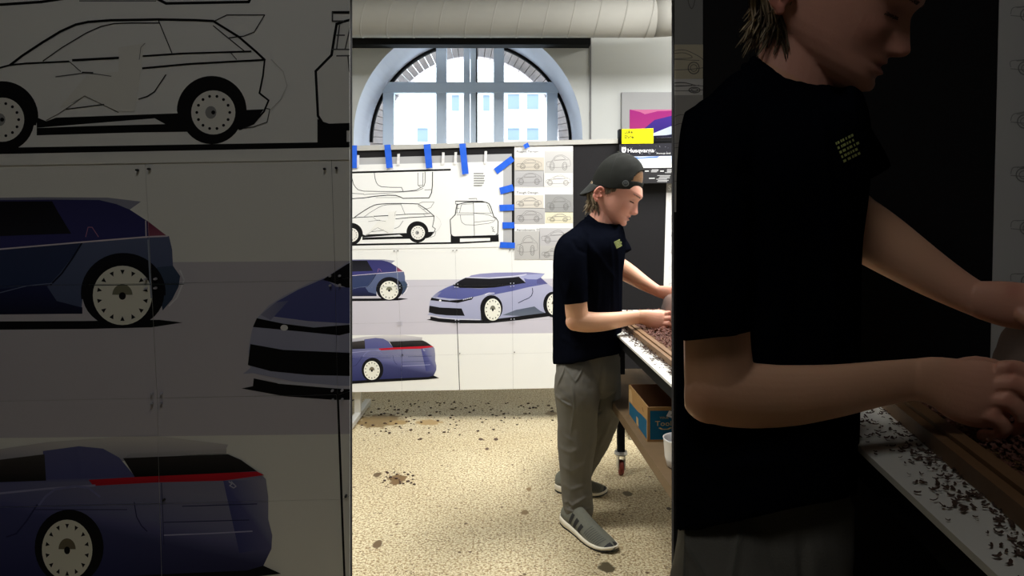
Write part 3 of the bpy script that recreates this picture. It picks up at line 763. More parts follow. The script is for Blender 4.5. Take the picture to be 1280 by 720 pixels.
def sketch_set(mp, x0, x1, dy, labels, yoff=.0035, th=.4, near=False):
    pages = [(183, 234.2, 'Rugged Terrain', [(643, 196.5, 37, 17, (206, 198, 184)), (643, 213, 37, 20.5, (182, 181, 180)), (680.5, 189, 35.5, 27.5, (198, 196, 192)), (679.5, 216.5, 36.5, 17.5, (226, 224, 218))]),
             (234.4, 281, 'Tough Design', [(643, 244, 36.5, 16.5, (214, 208, 196)), (643, 260, 38, 20, (186, 184, 182)), (681, 243, 35, 22.5, (156, 156, 154)), (681.5, 265, 34.5, 14, (224, 217, 190))]),
             (281, 324.5, 'Aerodynamic Design', [(643.5, 289, 31, 35, (190, 188, 184)), (674, 285, 42, 22, (192, 190, 190)), (674, 307, 42, 17, (186, 184, 180))])]
    for (ya, yb, title, pics), lab in zip(pages, labels):
        r = sheet('sketch_sheet', [(x0, ya + dy), (x1, ya + dy - .4), (x1, yb + dy - .4), (x0, yb + dy)], (232, 231, 228), None, mp, thick=.001, off=yoff)
        tag(r, lab, 'sketch sheet', 'sketch sheets')
        if not near:
            a = Art(); a.text(title, 645.5, ya + 7.6 + dy, 3.6, (60, 60, 60), width=27 if title[0] != 'A' else 37)
            sheet('heading', [(644, ya + 1.5), (684, ya + 1.5), (684, ya + 9), (644, ya + 9)], (232, 231, 228), a, mp, r, thick=.0003, off=yoff + .001)
        for k, (px, py, w, h, cc) in enumerate(pics):
            if near and px + w < x0 + 3: continue
            a = Art(); a.poly([(px, py), (px + w, py), (px + w, py + h), (px, py + h)], cc, tuple(int(v * .95) for v in cc))
            scribble_car(a, px + w * .08, py + h * .12, w * .84, h * .74, int(ya) * 10 + k)
            px0 = max(px, x0)
            q = [(px0, py + dy), (min(px + w, x1), py + dy), (min(px + w, x1), py + h + dy), (px0, py + h + dy)]
            a.items = [(l_, [(t[0], t[1] + dy) + t[2:] for t in tri]) for l_, tri in a.items]
            sheet('sketch', q, cc, a, mp, r, thick=.0006, off=yoff + .001)
sketch_set(FM, 643, 716.2, 0, ('top sketch sheet of rough car studies between the blue tape and the man', 'middle sketch sheet with a cream panel on the far board', 'lowest sketch sheet behind the shoulder of the man in the studio'))
sketch_set(NM, 566.5, 576.8, 0, (), near=True) if False else None
# narrow sheets to the left of the nearer man
ssn = []
def nsheet(y0, y1, base, lab, seed):
    a = Art()
    q = [(704.1, y0), (715.3, y0 - .1), (715.2, y1), (704.1, y1)]
    scribble_car(a, 694, y0 + (y1 - y0) * .15, 22, (y1 - y0) * .7, seed, th=.25)
    tag(sheet('sketch_sheet', q, base, a, NM, thick=.001, off=.001), lab, 'sketch sheet', 'sketch strips beside the nearer man')
nsheet(170, 264, (150, 150, 148), 'grey sketch strip above the back of the nearer man', 3)
nsheet(264, 277.6, (208, 200, 176), 'cream sketch strip beside the hair of the nearer man', 4)
nsheet(277.6, 284, (226, 224, 220), 'thin white strip below the cream sketch beside the nearer man', 5)
nsheet(284, 330, (176, 174, 170), 'lowest grey sketch strip behind the shoulder of the nearer man', 6)

# white paper with pencil sketches right of both black panels
def right_paper(mp, lab, x1=872, seed=1, nine=True, yt=229):
    a = Art()
    rnd = random.Random(seed)
    for k in range(7):
        y = 244 + k * 21; scribble_car(a, 836.5, y, 30, 11, 20 + k, (176, 176, 174), .3)
    if nine:
        a.poly([(833, yt), (x1, yt - 1), (x1, 241), (832.6, 241)], (176, 176, 174))
        a.text('Sketch', 835, 237.6, 8.5, (236, 236, 236))
    tag(sheet('paper_sheet', [(833.2, yt), (x1, yt - 1), (x1, 395), (828.4, 395)], (230, 229, 226), a, mp, thick=.001, off=.001), lab, 'paper')
right_paper(FM, 'tall white sketch paper at the right of the black panel behind the far man')
right_paper(NM, 'tall white sketch paper near the right edge behind the hands of the nearer man', 900, 2, False, 200)

# ------------------------------------------------------------------ sign at the top of the far board
ys = ZB - .06
SM = far_map(ys)
sg = empty('sign_board', tuple(SM(820, 230))); tag(sg, 'dark printed poster with white lettering above the cap of the far man', 'sign')
a = Art()
a.poly([(774, 180.6), (900, 178), (900, 196), (774, 196)], (36, 36, 42))
rnd = random.Random(5)
for k in range(60):
    x = rnd.uniform(780, 890); y = rnd.uniform(180.8, 193); r = rnd.uniform(.15, .45); a.ell(x, y, r, r, (190, 190, 200), n=6)
a.poly([(774, 196), (900, 194), (900, 208.5), (774, 210.5)], (196, 210, 232), (236, 238, 238))
a.poly([(790, 196), (800, 197), (812, 196), (824, 195.4), (820, 198), (806, 199.2), (796, 199)], (40, 72, 160), (110, 150, 214))
a.poly([(796, 198.6), (812, 197.4), (838, 196.5), (850, 199), (815, 201)], (150, 180, 226), (220, 228, 240))
a.poly([(790, 206), (830, 203), (900, 205), (900, 209), (790, 210)], (214, 218, 214), (232, 232, 230))
a.poly([(774, 210.5), (900, 208.5), (900, 229), (774, 229)], (44, 43, 44))
def bars(x, y, w, n, dy, c=(176, 176, 176), th=.8):
    for k in range(n):
        xx = x + rnd.uniform(0, w * .3); a.line([(xx, y + k * dy), (xx + w * rnd.uniform(.5, .75), y + k * dy - .1)], th, c)
bars(806, 214, 6, 1, 2, (220, 220, 220), 1.1); bars(811, 212.3, 13, 3, 1.3); bars(824, 214, 6, 1, 2, (220, 220, 220), 1.1); bars(831, 212, 14, 4, 1.3)
bars(810, 223, 10, 1, 2, (210, 210, 210), 1.0); bars(820, 219.5, 24, 6, 1.5); bars(840, 219.5, 24, 6, 1.5)
# lettering and emblem
a.text('Husqvarna', 784, 190.6, 6.8, (240, 240, 240), shear=-.012, width=33.5)
a.text('Pursuit and Beyond', 820.5, 192.6, 2.4, (220, 220, 220), shear=-.012, width=30)
ex, ey = 779.6, 187.6
a.poly([(ex - 2.6, ey - 2.8), (ex + 2.6, ey - 2.9), (ex + 2.8, ey + 1), (ex + 1.6, ey + 3), (ex, ey + 3.6), (ex - 1.6, ey + 3), (ex - 2.8, ey + 1)], (240, 240, 240))
for dx in (-2, 0, 2): a.poly([(ex + dx - .7, ey - 2.6), (ex + dx, ey - 4.4), (ex + dx + .7, ey - 2.6)], (240, 240, 240))
a.poly([(ex - 1.3, ey - 1.6), (ex - .5, ey - 1.6), (ex - .5, ey - .2), (ex + .5, ey - .2), (ex + .5, ey - 1.6), (ex + 1.3, ey - 1.6), (ex + 1.3, ey + 1.6), (ex + .5, ey + 1.6), (ex + .5, ey + .5), (ex - .5, ey + .5), (ex - .5, ey + 1.6), (ex - 1.3, ey + 1.6)], (30, 30, 34))
sheet('poster', [(774, 180.6), (900, 178), (900, 228.6), (774, 229.6)], (44, 43, 44), a, SM, sg, thick=.004)
slab('hanger', [(790, 184), (860, 182.5), (860, 200), (790, 200)], SM, -.058, -.0005, M_black, sg)
a = Art()
a.text('Luke', 780.2, 166.8, 5.6, (48, 50, 12), width=10.8, bold=.035); a.text('Ehrle', 780.2, 173.0, 5.6, (48, 50, 12), width=11.8, bold=.035)
yc = sheet('name_card', [(777.2, 161.6), (816.6, 160.6), (816.6, 179.2), (777.2, 179.6)], (250, 246, 10), a, far_map(ys + .004), thick=.003)
tag(yc, 'bright yellow name card standing on top of the dark poster', 'card')

# ------------------------------------------------------------------ work tables
def line_pt(P, Q, z):
    t = (z - P.y) / (Q.y - P.y); return P + (Q - P) * t
def make_table(name, A, B, Ht, shelfZ, z0, z1, width, base, labels, shelf_in=0.0, leg_in=.135):
    """A, B two points of the long left edge of the top; runs from depth z0 to z1"""
    d = (A - B).normalized(); r = Vector((d.y, -d.x, 0))
    P0 = line_pt(A, B, z0); P1 = line_pt(A, B, z1)
    t = empty(name, (P0.x, P0.y, base)); tag(t, labels, 'table')
    def slab_(nm, zt, th, m, ins=0.0, wd=width):
        q = [P0 + d * ins + r * ins, P1 - d * ins + r * ins, P1 - d * ins + r * (wd - ins), P0 + d * ins + r * (wd - ins)]
        b = MB(); b.prism([(p.x, p.y, zt - th) for p in q], (0, 0, th)); return b.build(nm, m, t)
    slab_('tabletop', Ht, .008, M_ttop)
    slab_('apron', Ht - .008, .045, M_black, .012)
    slab_('shelf', shelfZ, .036, M_wood, shelf_in)
    Lg = (P1 - P0).length
    for dl, dr in ((.12, leg_in), (Lg - .1, leg_in), (.12, width - .135), (Lg - .1, width - .135)):
        c = P0 + d * dl + r * dr
        b = MB(); b.box(c.x - .018, c.x + .018, c.y - .018, c.y + .018, base + .115, Ht - .053, .003)
        lg = b.build('leg', M_black, t)
        b = MB(); b.lathe((c.x, c.y, base + .1), [(.03, 0), (.034, .006), (.03, .018)], 16)
        b.box(c.x - .018, c.x - .013, c.y - .03, c.y + .03, base + .035, base + .1); b.box(c.x + .013, c.x + .018, c.y - .03, c.y + .03, base + .035, base + .1)
        b.build('castor_fork', M_steel, lg)
        b = MB(); b.tube([(c.x - .012, c.y, base + .037), (c.x - .008, c.y, base + .037), (c.x + .008, c.y, base + .037), (c.x + .012, c.y, base + .037)], [.031, .037, .037, .031], 20); b.build('castor_wheel', M_rubber, lg)
    return t, d, r, P0, P1
HT = 0.80
zA = (H - HT) * F / (422.5 - HY); zB_ = (H - HT) * F / (483 - HY)
TA = at(776, 422.5, zA); TB = at(842, 483, zB_)
tb1, d1, r1, P0, P1 = make_table('work_table', TA, TB, HT, .50, 1.66, 3.50, .74, 0.0, 'white topped black steel work table on castors beside the man in the bright studio')
ND = 0.30; HTN = H - ND; DAIS = 0.2195
NA = at(1074, 558, ND * F / (558 - HY)); NB = at(1280, 750, ND * F / (750 - HY))
tb2, d2, r2, Q0, Q1 = make_table('work_table', NA, NB, HTN, HTN - .52, .30, 1.30, .62, DAIS, 'dim white topped work table under the arms of the nearer man', leg_in=.3)

def chips(name, pts, size, m, label, cat, curl=True, seed=3):
    rnd = random.Random(seed); b = MB()
    for p in pts:
        a0 = rnd.uniform(0, 2 * PI); s = size * rnd.uniform(.5, 1.5); w = s * rnd.uniform(.14, .3)
        ux = Vector((math.cos(a0), math.sin(a0), rnd.uniform(-.25, .35))); uy = Vector((-math.sin(a0), math.cos(a0), rnd.uniform(-.3, .3)))
        cv = rnd.uniform(.1, .5); V = []
        for i in range(4):
            t = i / 3 - .5
            c = Vector(p) + ux * s * t + Vector((0, 0, s * cv * (t * t * 2))) + uy * (s * .6 * (t * t))
            V += [c + uy * w, c - uy * w, c + Vector((0, 0, w * .8))]
        f = []
        for i in range(3):
            q = i * 3; f += [(q, q + 1, q + 4, q + 3), (q + 1, q + 2, q + 5, q + 4), (q + 2, q, q + 3, q + 5)]
        f += [(0, 2, 1), (9, 10, 11)]
        b.add(V, f)
    o = b.build(name, m); tag(o, label, cat, kind='stuff'); return o

def tray_set(Oa, Ob, d, Ht, z0, z1, wid, lab, sc=1.0, seed=4):
    """wooden tray; Oa->Ob is the outer foot of its left rail"""
    dd = (Ob - Oa).normalized(); rr = Vector((dd.y, -dd.x, 0))
    if rr.x < 0: rr = -rr
    A0 = line_pt(Oa, Ob, z0); A1 = line_pt(Oa, Ob, z1)
    e = empty('clay_tray', tuple(A0)); tag(e, lab, 'tray')
    def bar(nm, p, q, w, h, side, m):
        b = MB()
        for k, (a0, a1, hh) in enumerate(((0, .42, h * .82), (.46, 1.0, h))):
            P = [p + side * w * a0, q + side * w * a0, q + side * w * a1, p + side * w * a1]
            b.prism([(v.x, v.y, Ht + .001) for v in P], (0, 0, hh))
        return b.build(nm, m, e)
    bar('rail', A0, A1, .034 * sc, .026 * sc, rr, M_rail)
    bar('rail', A0 + rr * wid, A1 + rr * wid, .034 * sc, .026 * sc, -rr, M_rail)
    i0 = A0 + rr * .035 * sc; i1 = A1 + rr * .035 * sc; w = wid - .07 * sc
    en = dd if (A1 - A0).dot(dd) > 0 else -dd
    bar('rail', i0, i0 + rr * w, .034 * sc, .026 * sc, en, M_rail); bar('rail', i1, i1 + rr * w, .034 * sc, .026 * sc, -en, M_rail)
    b = MB(); b.prism([(v.x, v.y, Ht + .001) for v in (i0, i1, i1 + rr * w, i0 + rr * w)], (0, 0, .006)); b.build('tray_floor', M_rail, e)
    return i0, i1, rr, w, en
# far tray
oa = at(785, 414.8, (H - HT) * F / (414.8 - HY)); ob_ = at(842, 462, (H - HT) * F / (462 - HY))
i0, i1, rr, w, en = tray_set(oa, ob_, d1, HT, 1.75, 3.3, .50, 'wooden tray of clay shavings on the work table in the bright studio')
rnd = random.Random(9); pts = []
Lt = (i1 - i0).length
for k in range(9000):
    u = rnd.uniform(.02, .98); v = rnd.betavariate(1.1, 1.1)
    p = i0 + en * Lt * u + rr * w * (.02 + .96 * v); pts.append((p.x, p.y, HT + .008 + rnd.uniform(0, .016 + .02 * math.sin(PI * v))))
chips('clay_shavings', pts, .011, M_chip, 'heap of reddish brown clay shavings filling the far wooden tray', 'clay shavings', seed=1)
pts = []
for k in range(420):
    z = 1.7 + 1.3 * rnd.random() ** .8; p = line_pt(TA, TB, z); q = line_pt(oa, ob_, z)
    t = 1 - abs(rnd.gauss(0, .36));
    if t < .05: continue
    x = p.x + (q.x - p.x) * t; pts.append((x, z, HT + .002 + rnd.uniform(0, .003)))
chips('clay_crumbs', pts, .0085, M_crumb, 'dark clay crumbs scattered on the white table edge in the studio', 'crumbs', seed=2)
# near tray
oa2 = at(1104, 512, ND * F / (512 - HY)); ob2 = at(1280, 665, ND * F / (665 - HY))
i0, i1, rr2, w2, en2 = tray_set(oa2, ob2, d2, HTN, .42, 1.24, .42, 'dim wooden tray of clay shavings beneath the hands of the nearer man')
pts = []; Lt = (i1 - i0).length
for k in range(9000):
    u = rnd.uniform(.02, .98); v = rnd.betavariate(1.1, 1.3)
    p = i0 + en2 * Lt * u + rr2 * w2 * (.02 + .96 * v); pts.append((p.x, p.y, HTN + .008 + rnd.uniform(0, .014 + .018 * math.sin(PI * v))))
chips('clay_shavings', pts, .0075, M_chip, 'heap of brown clay shavings in the dim tray at the lower right', 'clay shavings', seed=5)
pts = []
for k in range(520):
    z = .42 + .7 * rnd.random(); p = line_pt(NA, NB, z); q = line_pt(oa2, ob2, z)
    t = 1 - abs(rnd.gauss(0, .38))
    if t < .05: continue
    pts.append((p.x + (q.x - p.x) * t, z, HTN + .0015 + rnd.uniform(0, .002)))
chips('clay_crumbs', pts, .0055, M_crumb, 'dark clay crumbs scattered on the dim table edge at the lower right', 'crumbs', seed=6)

# floor crumbs below the far board
b = MB()
for k in range(230):
    x = rnd.uniform(436, 692); y = 500 + abs(rnd.gauss(0, 20)) ; p = floor_at(x, min(y, 640)); s = rnd.uniform(.003, .010)
    if rnd.random() < .12: p = floor_at(rnd.uniform(478, 520), rnd.uniform(590, 606)); s *= .8
    bm = bmesh.new(); bmesh.ops.create_icosphere(bm, subdivisions=1, radius=s)
    for v in bm.verts: v.co = Vector((v.co.x * rnd.uniform(.7, 1.6), v.co.y * rnd.uniform(.7, 1.4), v.co.z * .5)) + p + Vector((0, 0, s * .4))
    bm.verts.ensure_lookup_table(); b.add([v.co.copy() for v in bm.verts], [[v.index for v in f.verts] for f in bm.faces]); bm.free()
tag(b.build('floor_crumbs', M_crumb), 'dark crumbs strewn on the concrete floor below the far board', 'crumbs', kind='stuff')

# clay models under the hands
def clay_model(P, sx, sy, sz, lab):
    bm = bmesh.new(); bmesh.ops.create_cube(bm, size=2)
    bmesh.ops.subdivide_edges(bm, edges=bm.edges[:], cuts=10, use_grid_fill=True)
    for v in bm.verts:
        c = v.co.copy(); L_ = (abs(c.x) ** 3.2 + abs(c.y) ** 3.2 + abs(c.z) ** 3.2) ** (1 / 3.2); c = c / L_
        k = 1 - .16 * max(0, c.z)
        n_ = noise.noise(c * 2.2) * .05
        v.co = Vector((P.x + c.x * sx * (k + n_), P.y + c.y * sy * (k + n_), P.z + sz + c.z * sz))
    b = MB(); bm.verts.ensure_lookup_table(); b.add([v.co.copy() for v in bm.verts], [[v.index for v in f.verts] for f in bm.faces]); bm.free()
    tag(b.build('clay_model', M_clay, smooth=True), lab, 'clay model')
zc = 2.86
clay_model(Vector(((852 - 640) / F * zc, zc, HT + .012)), .068, .17, .072, 'rounded dark brown clay block held by the man in the bright studio')

# cardboard box on the shelf
BS = .50
c0 = at(809.5, 552.5, (H - BS) * F / (552.5 - HY)); z1b = (H - BS) * F / (518.5 - HY); c1 = at(786, 518.5, z1b)
dv = (c1 - c0); wv = Vector((dv.y, -dv.x, 0)).normalized() * .42; hb = 43.0 * c0.y / F
bx = empty('cardboard_box', tuple(c0)); tag(bx, 'open cardboard box with blue printed sides on the lower shelf of the far table', 'box')
th = .005
def panel(nm, p, q, inn, m):
    b = MB(); n_ = inn.normalized() * th
    b.prism([(v.x, v.y, BS + .001) for v in (p, q, q + n_, p + n_)], (0, 0, hb)); return b.build(nm, m, bx)
fp = panel('front_panel', c0, c0 + wv, dv, M_card); lp = panel('side_panel', c0 + dv.normalized() * th, c1, wv, M_card)
panel('back_panel', c1, c1 + wv, -dv, M_cardin); panel('side_panel', c0 + wv + dv.normalized() * th, c1 + wv, -wv, M_cardin)
b = MB(); b.prism([(v.x, v.y, BS + .001) for v in (c0 + dv * .02, c1 - dv * .02, c1 + wv - dv * .02, c0 + wv + dv * .02)], (0, 0, .004)); b.build('bottom', M_cardin, bx)
def on_panel(p, ax, hb, nrm):
    return lambda u, v, o=0.0: Vector((p.x, p.y, BS + .001)) + ax * u + Vector((0, 0, hb * v)) + nrm.normalized() * o
fpm = on_panel(c0, wv, hb, -dv)
a = Art()
a.poly([(.02, .06), (.98, .06), (.98, .90), (.02, .90)], (20, 96, 128), (14, 84, 116))
def utext(txt, u, v, su, sv, col, wid):
    V, Fc = text_mesh(txt); xm = max(q.x for q in V); a.layer += 1; c = lin(col)
    for f in Fc:
        for j in range(1, len(f) - 1):
            a.items.append((a.layer, [(u + V[i].x / xm * wid, v + V[i].y * sv) + tuple(c) for i in (f[0], f[j], f[j + 1])]))
utext('Tools', .062, .46, .1, .20, (206, 180, 120), .165); utext('YOUR', .10, .66, .1, .09, (196, 170, 110), .075)
a.line([(.10, .40), (.12, .36), (.17, .36), (.195, .405)], .02, (206, 180, 120))
a.poly([(.155, .74), (.18, .90), (.29, .80), (.29, .62), (.22, .66)], (232, 232, 232)); a.line([(.20, .77), (.235, .75)], .03, (60, 60, 60))
sheet('printed_label', [(0, 0), (1, 0), (1, 1), (0, 1)], (158, 122, 76), a, fpm, fp, thick=.0004, off=.0002)
a = Art()
lpm = on_panel(c0, dv, hb, -wv)
a.poly([(.03, .04), (.97, .04), (.97, .46), (.5, .5), (.3, .56), (.03, .60)], (24, 88, 116), (16, 80, 110))
a.poly([(.78, .52), (.96, .50), (.96, .86), (.86, .94), (.80, .80)], (182, 150, 104)); a.poly([(.44, .06), (.56, .06), (.56, .3), (.46, .3)], (176, 144, 98))
a.line([(.25, .8), (.2, .72)], .03, (90, 64, 36))
sheet('printed_label', [(0, 0), (1, 0), (1, 1), (0, 1)], (158, 122, 76), a, lpm, lp, thick=.0004, off=.0002)
# white tub on the shelf
zt = 2.16; tc = Vector(((852 - 640) / F * zt, zt, BS + .001))
b = MB(); b.lathe(tc, [(.03, 0), (.046, .004), (.052, .03), (.056, .085), (.058, .09), (.054, .09), (.050, .03), (.04, .008)], 32)
tag(b.build('plastic_tub', M_white, smooth=True), 'white plastic tub on the lower shelf in front of the cardboard box', 'tub')
# ------------------------------------------------------------------ the figures
# Modelled once in studio units (one unit = S metres): x to the right, y away, z up; then stood in the studio and in the entry bay.
S = 2.9 / F
def D(px, py, w=0.0): return Vector((px, w, -py))

def spline(P, n):
    """P: list of tuples; Catmull-Rom through all of them"""
    A = [np.array(p, float) for p in P]; out = []
    for i in range(len(A) - 1):
        p0 = A[max(i - 1, 0)]; p1 = A[i]; p2 = A[i + 1]; p3 = A[min(i + 2, len(A) - 1)]
        for k in range(n):
            t = k / n
            out.append(.5 * (2 * p1 + (-p0 + p2) * t + (2 * p0 - 5 * p1 + 4 * p2 - p3) * t * t + (-p0 + 3 * p1 - 3 * p2 + p3) * t ** 3))
    out.append(A[-1]); return out

def loft(mb, secs, hint, n=4, m=24, e=2.0, round_ends=True, level=False, flat_end=False):
    """secs: (px, py, w, r_hint, r_other); a closed tapered tube"""
    L_ = spline(secs, n); C_ = [D(*s[:3]) for s in L_]
    hint = Vector(hint); rings = []
    N = len(L_)
    for i in range(N):
        t = (C_[min(i + 1, N - 1)] - C_[max(i - 1, 0)]).normalized()
        if level: t = Vector((0, 0, -1))
        a = (hint - t * hint.dot(t)).normalized(); b = t.cross(a)
        rings.append((C_[i], t, a, b, L_[i][3], L_[i][4]))
    if round_ends:
        def cap(r, sg):
            c, t, a, b, ra, rb = r; rr = min(ra, rb) * .6
            return [(c + t * sg * rr * math.sin(q), t, a, b, ra * math.cos(q), rb * math.cos(q)) for q in (.5, 1.0, 1.4)]
        rings = cap(rings[0], -1)[::-1] + rings + ([] if flat_end else cap(rings[-1], 1))
    V = []; Fc = []
    for c, t, a, b, ra, rb in rings:
        for k in range(m):
            q = 2 * PI * k / m; cs, sn = math.cos(q), math.sin(q)
            if e != 2.0:
                cs = math.copysign(abs(cs) ** (2 / e), cs); sn = math.copysign(abs(sn) ** (2 / e), sn)
            V.append(c + a * ra * cs + b * rb * sn)
    R = len(rings)
    for i in range(R - 1):
        for k in range(m):
            Fc.append((i * m + k, i * m + (k + 1) % m, (i + 1) * m + (k + 1) % m, (i + 1) * m + k))
    Fc.append(tuple(range(m))[::-1]); Fc.append(tuple(range((R - 1) * m, R * m)))
    mb.add(V, Fc)

def ellipsoid(mb, c, ax, n=20, m=14):
    """ax: three axis vectors"""
    V = []; Fc = []
    for i in range(m + 1):
        p = PI * i / m
        for k in range(n):
            q = 2 * PI * k / n
            V.append(Vector(c) + ax[0] * math.sin(p) * math.cos(q) + ax[1] * math.sin(p) * math.sin(q) + ax[2] * math.cos(p))
    for i in range(m):
        for k in range(n):
            Fc.append((i * n + k, i * n + (k + 1) % n, (i + 1) * n + (k + 1) % n, (i + 1) * n + k))
    mb.add(V, Fc)

def fuse(mb, voxel, smooth_it, fac=0.5):
    """one continuous skin over the joined volumes -> (verts, faces) """
    me = bpy.data.meshes.new('tmp'); me.from_pydata([tuple(v) for v in mb.v], [], mb.f); me.update()
    bm = bmesh.new(); bm.from_mesh(me); bmesh.ops.remove_doubles(bm, verts=bm.verts, dist=1e-4); bmesh.ops.recalc_face_normals(bm, faces=bm.faces); bm.to_mesh(me); bm.free()
    o = bpy.data.objects.new('tmp', me); C.objects.link(o)
    r = o.modifiers.new('r', 'REMESH'); r.mode = 'VOXEL'; r.voxel_size = voxel; r.adaptivity = 0
    if smooth_it:
        s = o.modifiers.new('s', 'SMOOTH'); s.factor = fac; s.iterations = smooth_it
    dg = bpy.context.evaluated_depsgraph_get(); dg.update()
    ev = o.evaluated_get(dg); m2 = ev.to_mesh()
    V = np.empty(len(m2.vertices) * 3, np.float32); m2.vertices.foreach_get('co', V); V = V.reshape(-1, 3).astype(float)
    N = np.empty(len(m2.vertices) * 3, np.float32); m2.vertices.foreach_get('normal', N); N = N.reshape(-1, 3).astype(float)
    Fc = [tuple(p.vertices) for p in m2.polygons]
    ev.to_mesh_clear(); bpy.data.objects.remove(o); bpy.data.meshes.remove(me)
    return V, N, Fc

def fold(V, N, P, amp, sig, side=-1, soft=0.15):
    """raise (or press) a crease along polyline P=(px,py) on the side facing y*side"""
    X = V[:, 0]; Y = -V[:, 2]; best = np.full(len(V), 1e9); prog = np.zeros(len(V))
    n = len(P) - 1
    for i in range(n):
        ax, ay = P[i]; bx, by = P[i + 1]; dx, dy = bx - ax, by - ay; L2 = dx * dx + dy * dy
        t = np.clip(((X - ax) * dx + (Y - ay) * dy) / L2, 0, 1)
        d = np.hypot(X - ax - t * dx, Y - ay - t * dy)
        u = d < best; best = np.where(u, d, best); prog = np.where(u, (i + t) / n, prog)
    tap = np.clip(np.minimum(prog, 1 - prog) / soft, 0, 1)
    w = np.exp(-(best / sig) ** 2) * (.25 + .75 * tap) * np.clip(N[:, 1] * side + .25, 0, 1)
    V += N * (amp * w)[:, None]

def ripple(V, N, amp, sc, seed=0, stretch=(1, 1, 1)):
    for i in range(len(V)):
        p = Vector((V[i, 0] * stretch[0], V[i, 1] * stretch[1], V[i, 2] * stretch[2])) * sc + Vector((seed, 0, 0))
        V[i] += N[i] * amp * noise.noise(p)

# ---- head frame
hO = Vector((758, 0, -246))
hF0 = Vector((.88, 0, -.475)).normalized(); hU = Vector((.475, 0, .88)).normalized()
ya_ = math.radians(-9)
hF = hF0 * math.cos(ya_) + Vector((0, 1, 0)) * math.sin(ya_); hT = (Vector((0, 1, 0)) * math.cos(ya_) - hF0 * math.sin(ya_))
def HD(f, u, t): return hO + hF * f + hU * u + hT * t
def hloc(p):
    d = p - hO; return d.dot(hF), d.dot(hU), d.dot(hT)

def interp(tab, u):
    us = [r[0] for r in tab]
    return [np.interp(u, us, [r[k] for r in tab]) for k in range(1, len(tab[0]))]
HEAD = [(-25.5, 27, 8, 5), (-24, 33, 4, 10), (-21, 36.5, -2, 14), (-17, 38, -7, 17.5), (-13, 37.6, -12, 20), (-9, 37.2, -16, 21.8), (-4, 37.0, -19.5, 23.2), (0, 36.6, -21.5, 24.2), (6, 36.4, -23, 25.2),
        (12, 36.6, -23.5, 25.6), (17, 38.6, -23.5, 25.6), (22, 39.6, -23.5, 25.4), (28, 36.2, -23, 25.2), (34, 31.2, -22, 24.2), (40, 27, -21, 22.6), (46, 21, -18, 19), (51, 14, -12, 14), (55, 7, -5, 7)]
def head_mesh(mb):
    m = 72; rows = []
    us = list(np.arange(-25.5, 55.01, .9)); V = []; Fc = []
    for u in us:
        fr, bk, hw = interp(HEAD, u)
        if u < -8:      # the jaw is carried forward of the neck
            pass
        mid = (fr * .42 + bk * .58); ring = []
        for k in range(m):
            q = 2 * PI * k / m; cs, sn = math.cos(q), math.sin(q)
            ef = 2.45 if cs > 0 else 2.1
            c2 = math.copysign(abs(cs) ** (2 / ef), cs); s2 = math.copysign(abs(sn) ** (2 / ef), sn)
            f = mid + (fr - mid) * c2 if cs > 0 else mid + (mid - bk) * c2
            t = hw * s2
            if cs > 0:
                at_ = abs(t)
                g = lambda uu, tt, su, st: math.exp(-((u - uu) / su) ** 2 - ((at_ - tt) / st) ** 2)
                # nose
                nz = np.interp(u, [-6.4, -5.0, -3.4, -1.6, .4, 3, 6, 10, 14, 18, 21], [0, 2.6, 6.0, 8.0, 8.9, 7.4, 5.4, 3.4, 1.6, .5, 0])
                sg = np.interp(u, [-6, -3, 0, 4, 8, 14, 20], [4.8, 5.0, 4.6, 3.7, 3.2, 3.2, 4.0])
                f += nz * math.exp(-(at_ / sg) ** 2.6)
                f += 2.6 * g(-2.6, 4.9, 2.3, 1.8)          # nostril wings
                f -= 1.2 * g(-5.0, 2.4, 1.1, 1.4)
                f -= 3.4 * g(12.0, 10.5, 4.2, 5.2)         # eye sockets
                f += 2.1 * g(11.2, 11.0, 2.9, 4.2)         # eyeballs under the lids
                f -= .8 * g(9.0, 11.0, .8, 4.0)
                f += 1.3 * g(19, 8, 2.6, 8.5)              # brow
                f += 1.6 * g(2, 17, 5, 5)                  # cheek bones
                f -= 1.3 * g(-9, 15, 5, 5)
                f += 2.3 * g(-8.0, 0, 1.5, 6.5) + 2.4 * g(-12.3, 0, 1.7, 5.6)   # lips
                f -= 2.3 * g(-10.2, 0, .9, 8.5)
                f -= .7 * g(-7.0, 0, 1.2, 1.2)
                f -= 1.5 * g(-15.3, 0, 1.6, 6.0)
                f += 1.8 * g(-20.0, 0, 3.2, 6.5)           # chin
            ring.append(HD(f, u, t))
        rows.append(ring)
    for r in rows: V += r
    R = len(rows)
    for i in range(R - 1):
        for k in range(m): Fc.append((i * m + k, i * m + (k + 1) % m, (i + 1) * m + (k + 1) % m, (i + 1) * m + k))
    Fc.append(tuple(range(m))[::-1]); Fc.append(tuple(range((R - 1) * m, R * m)))
    mb.add(V, Fc)
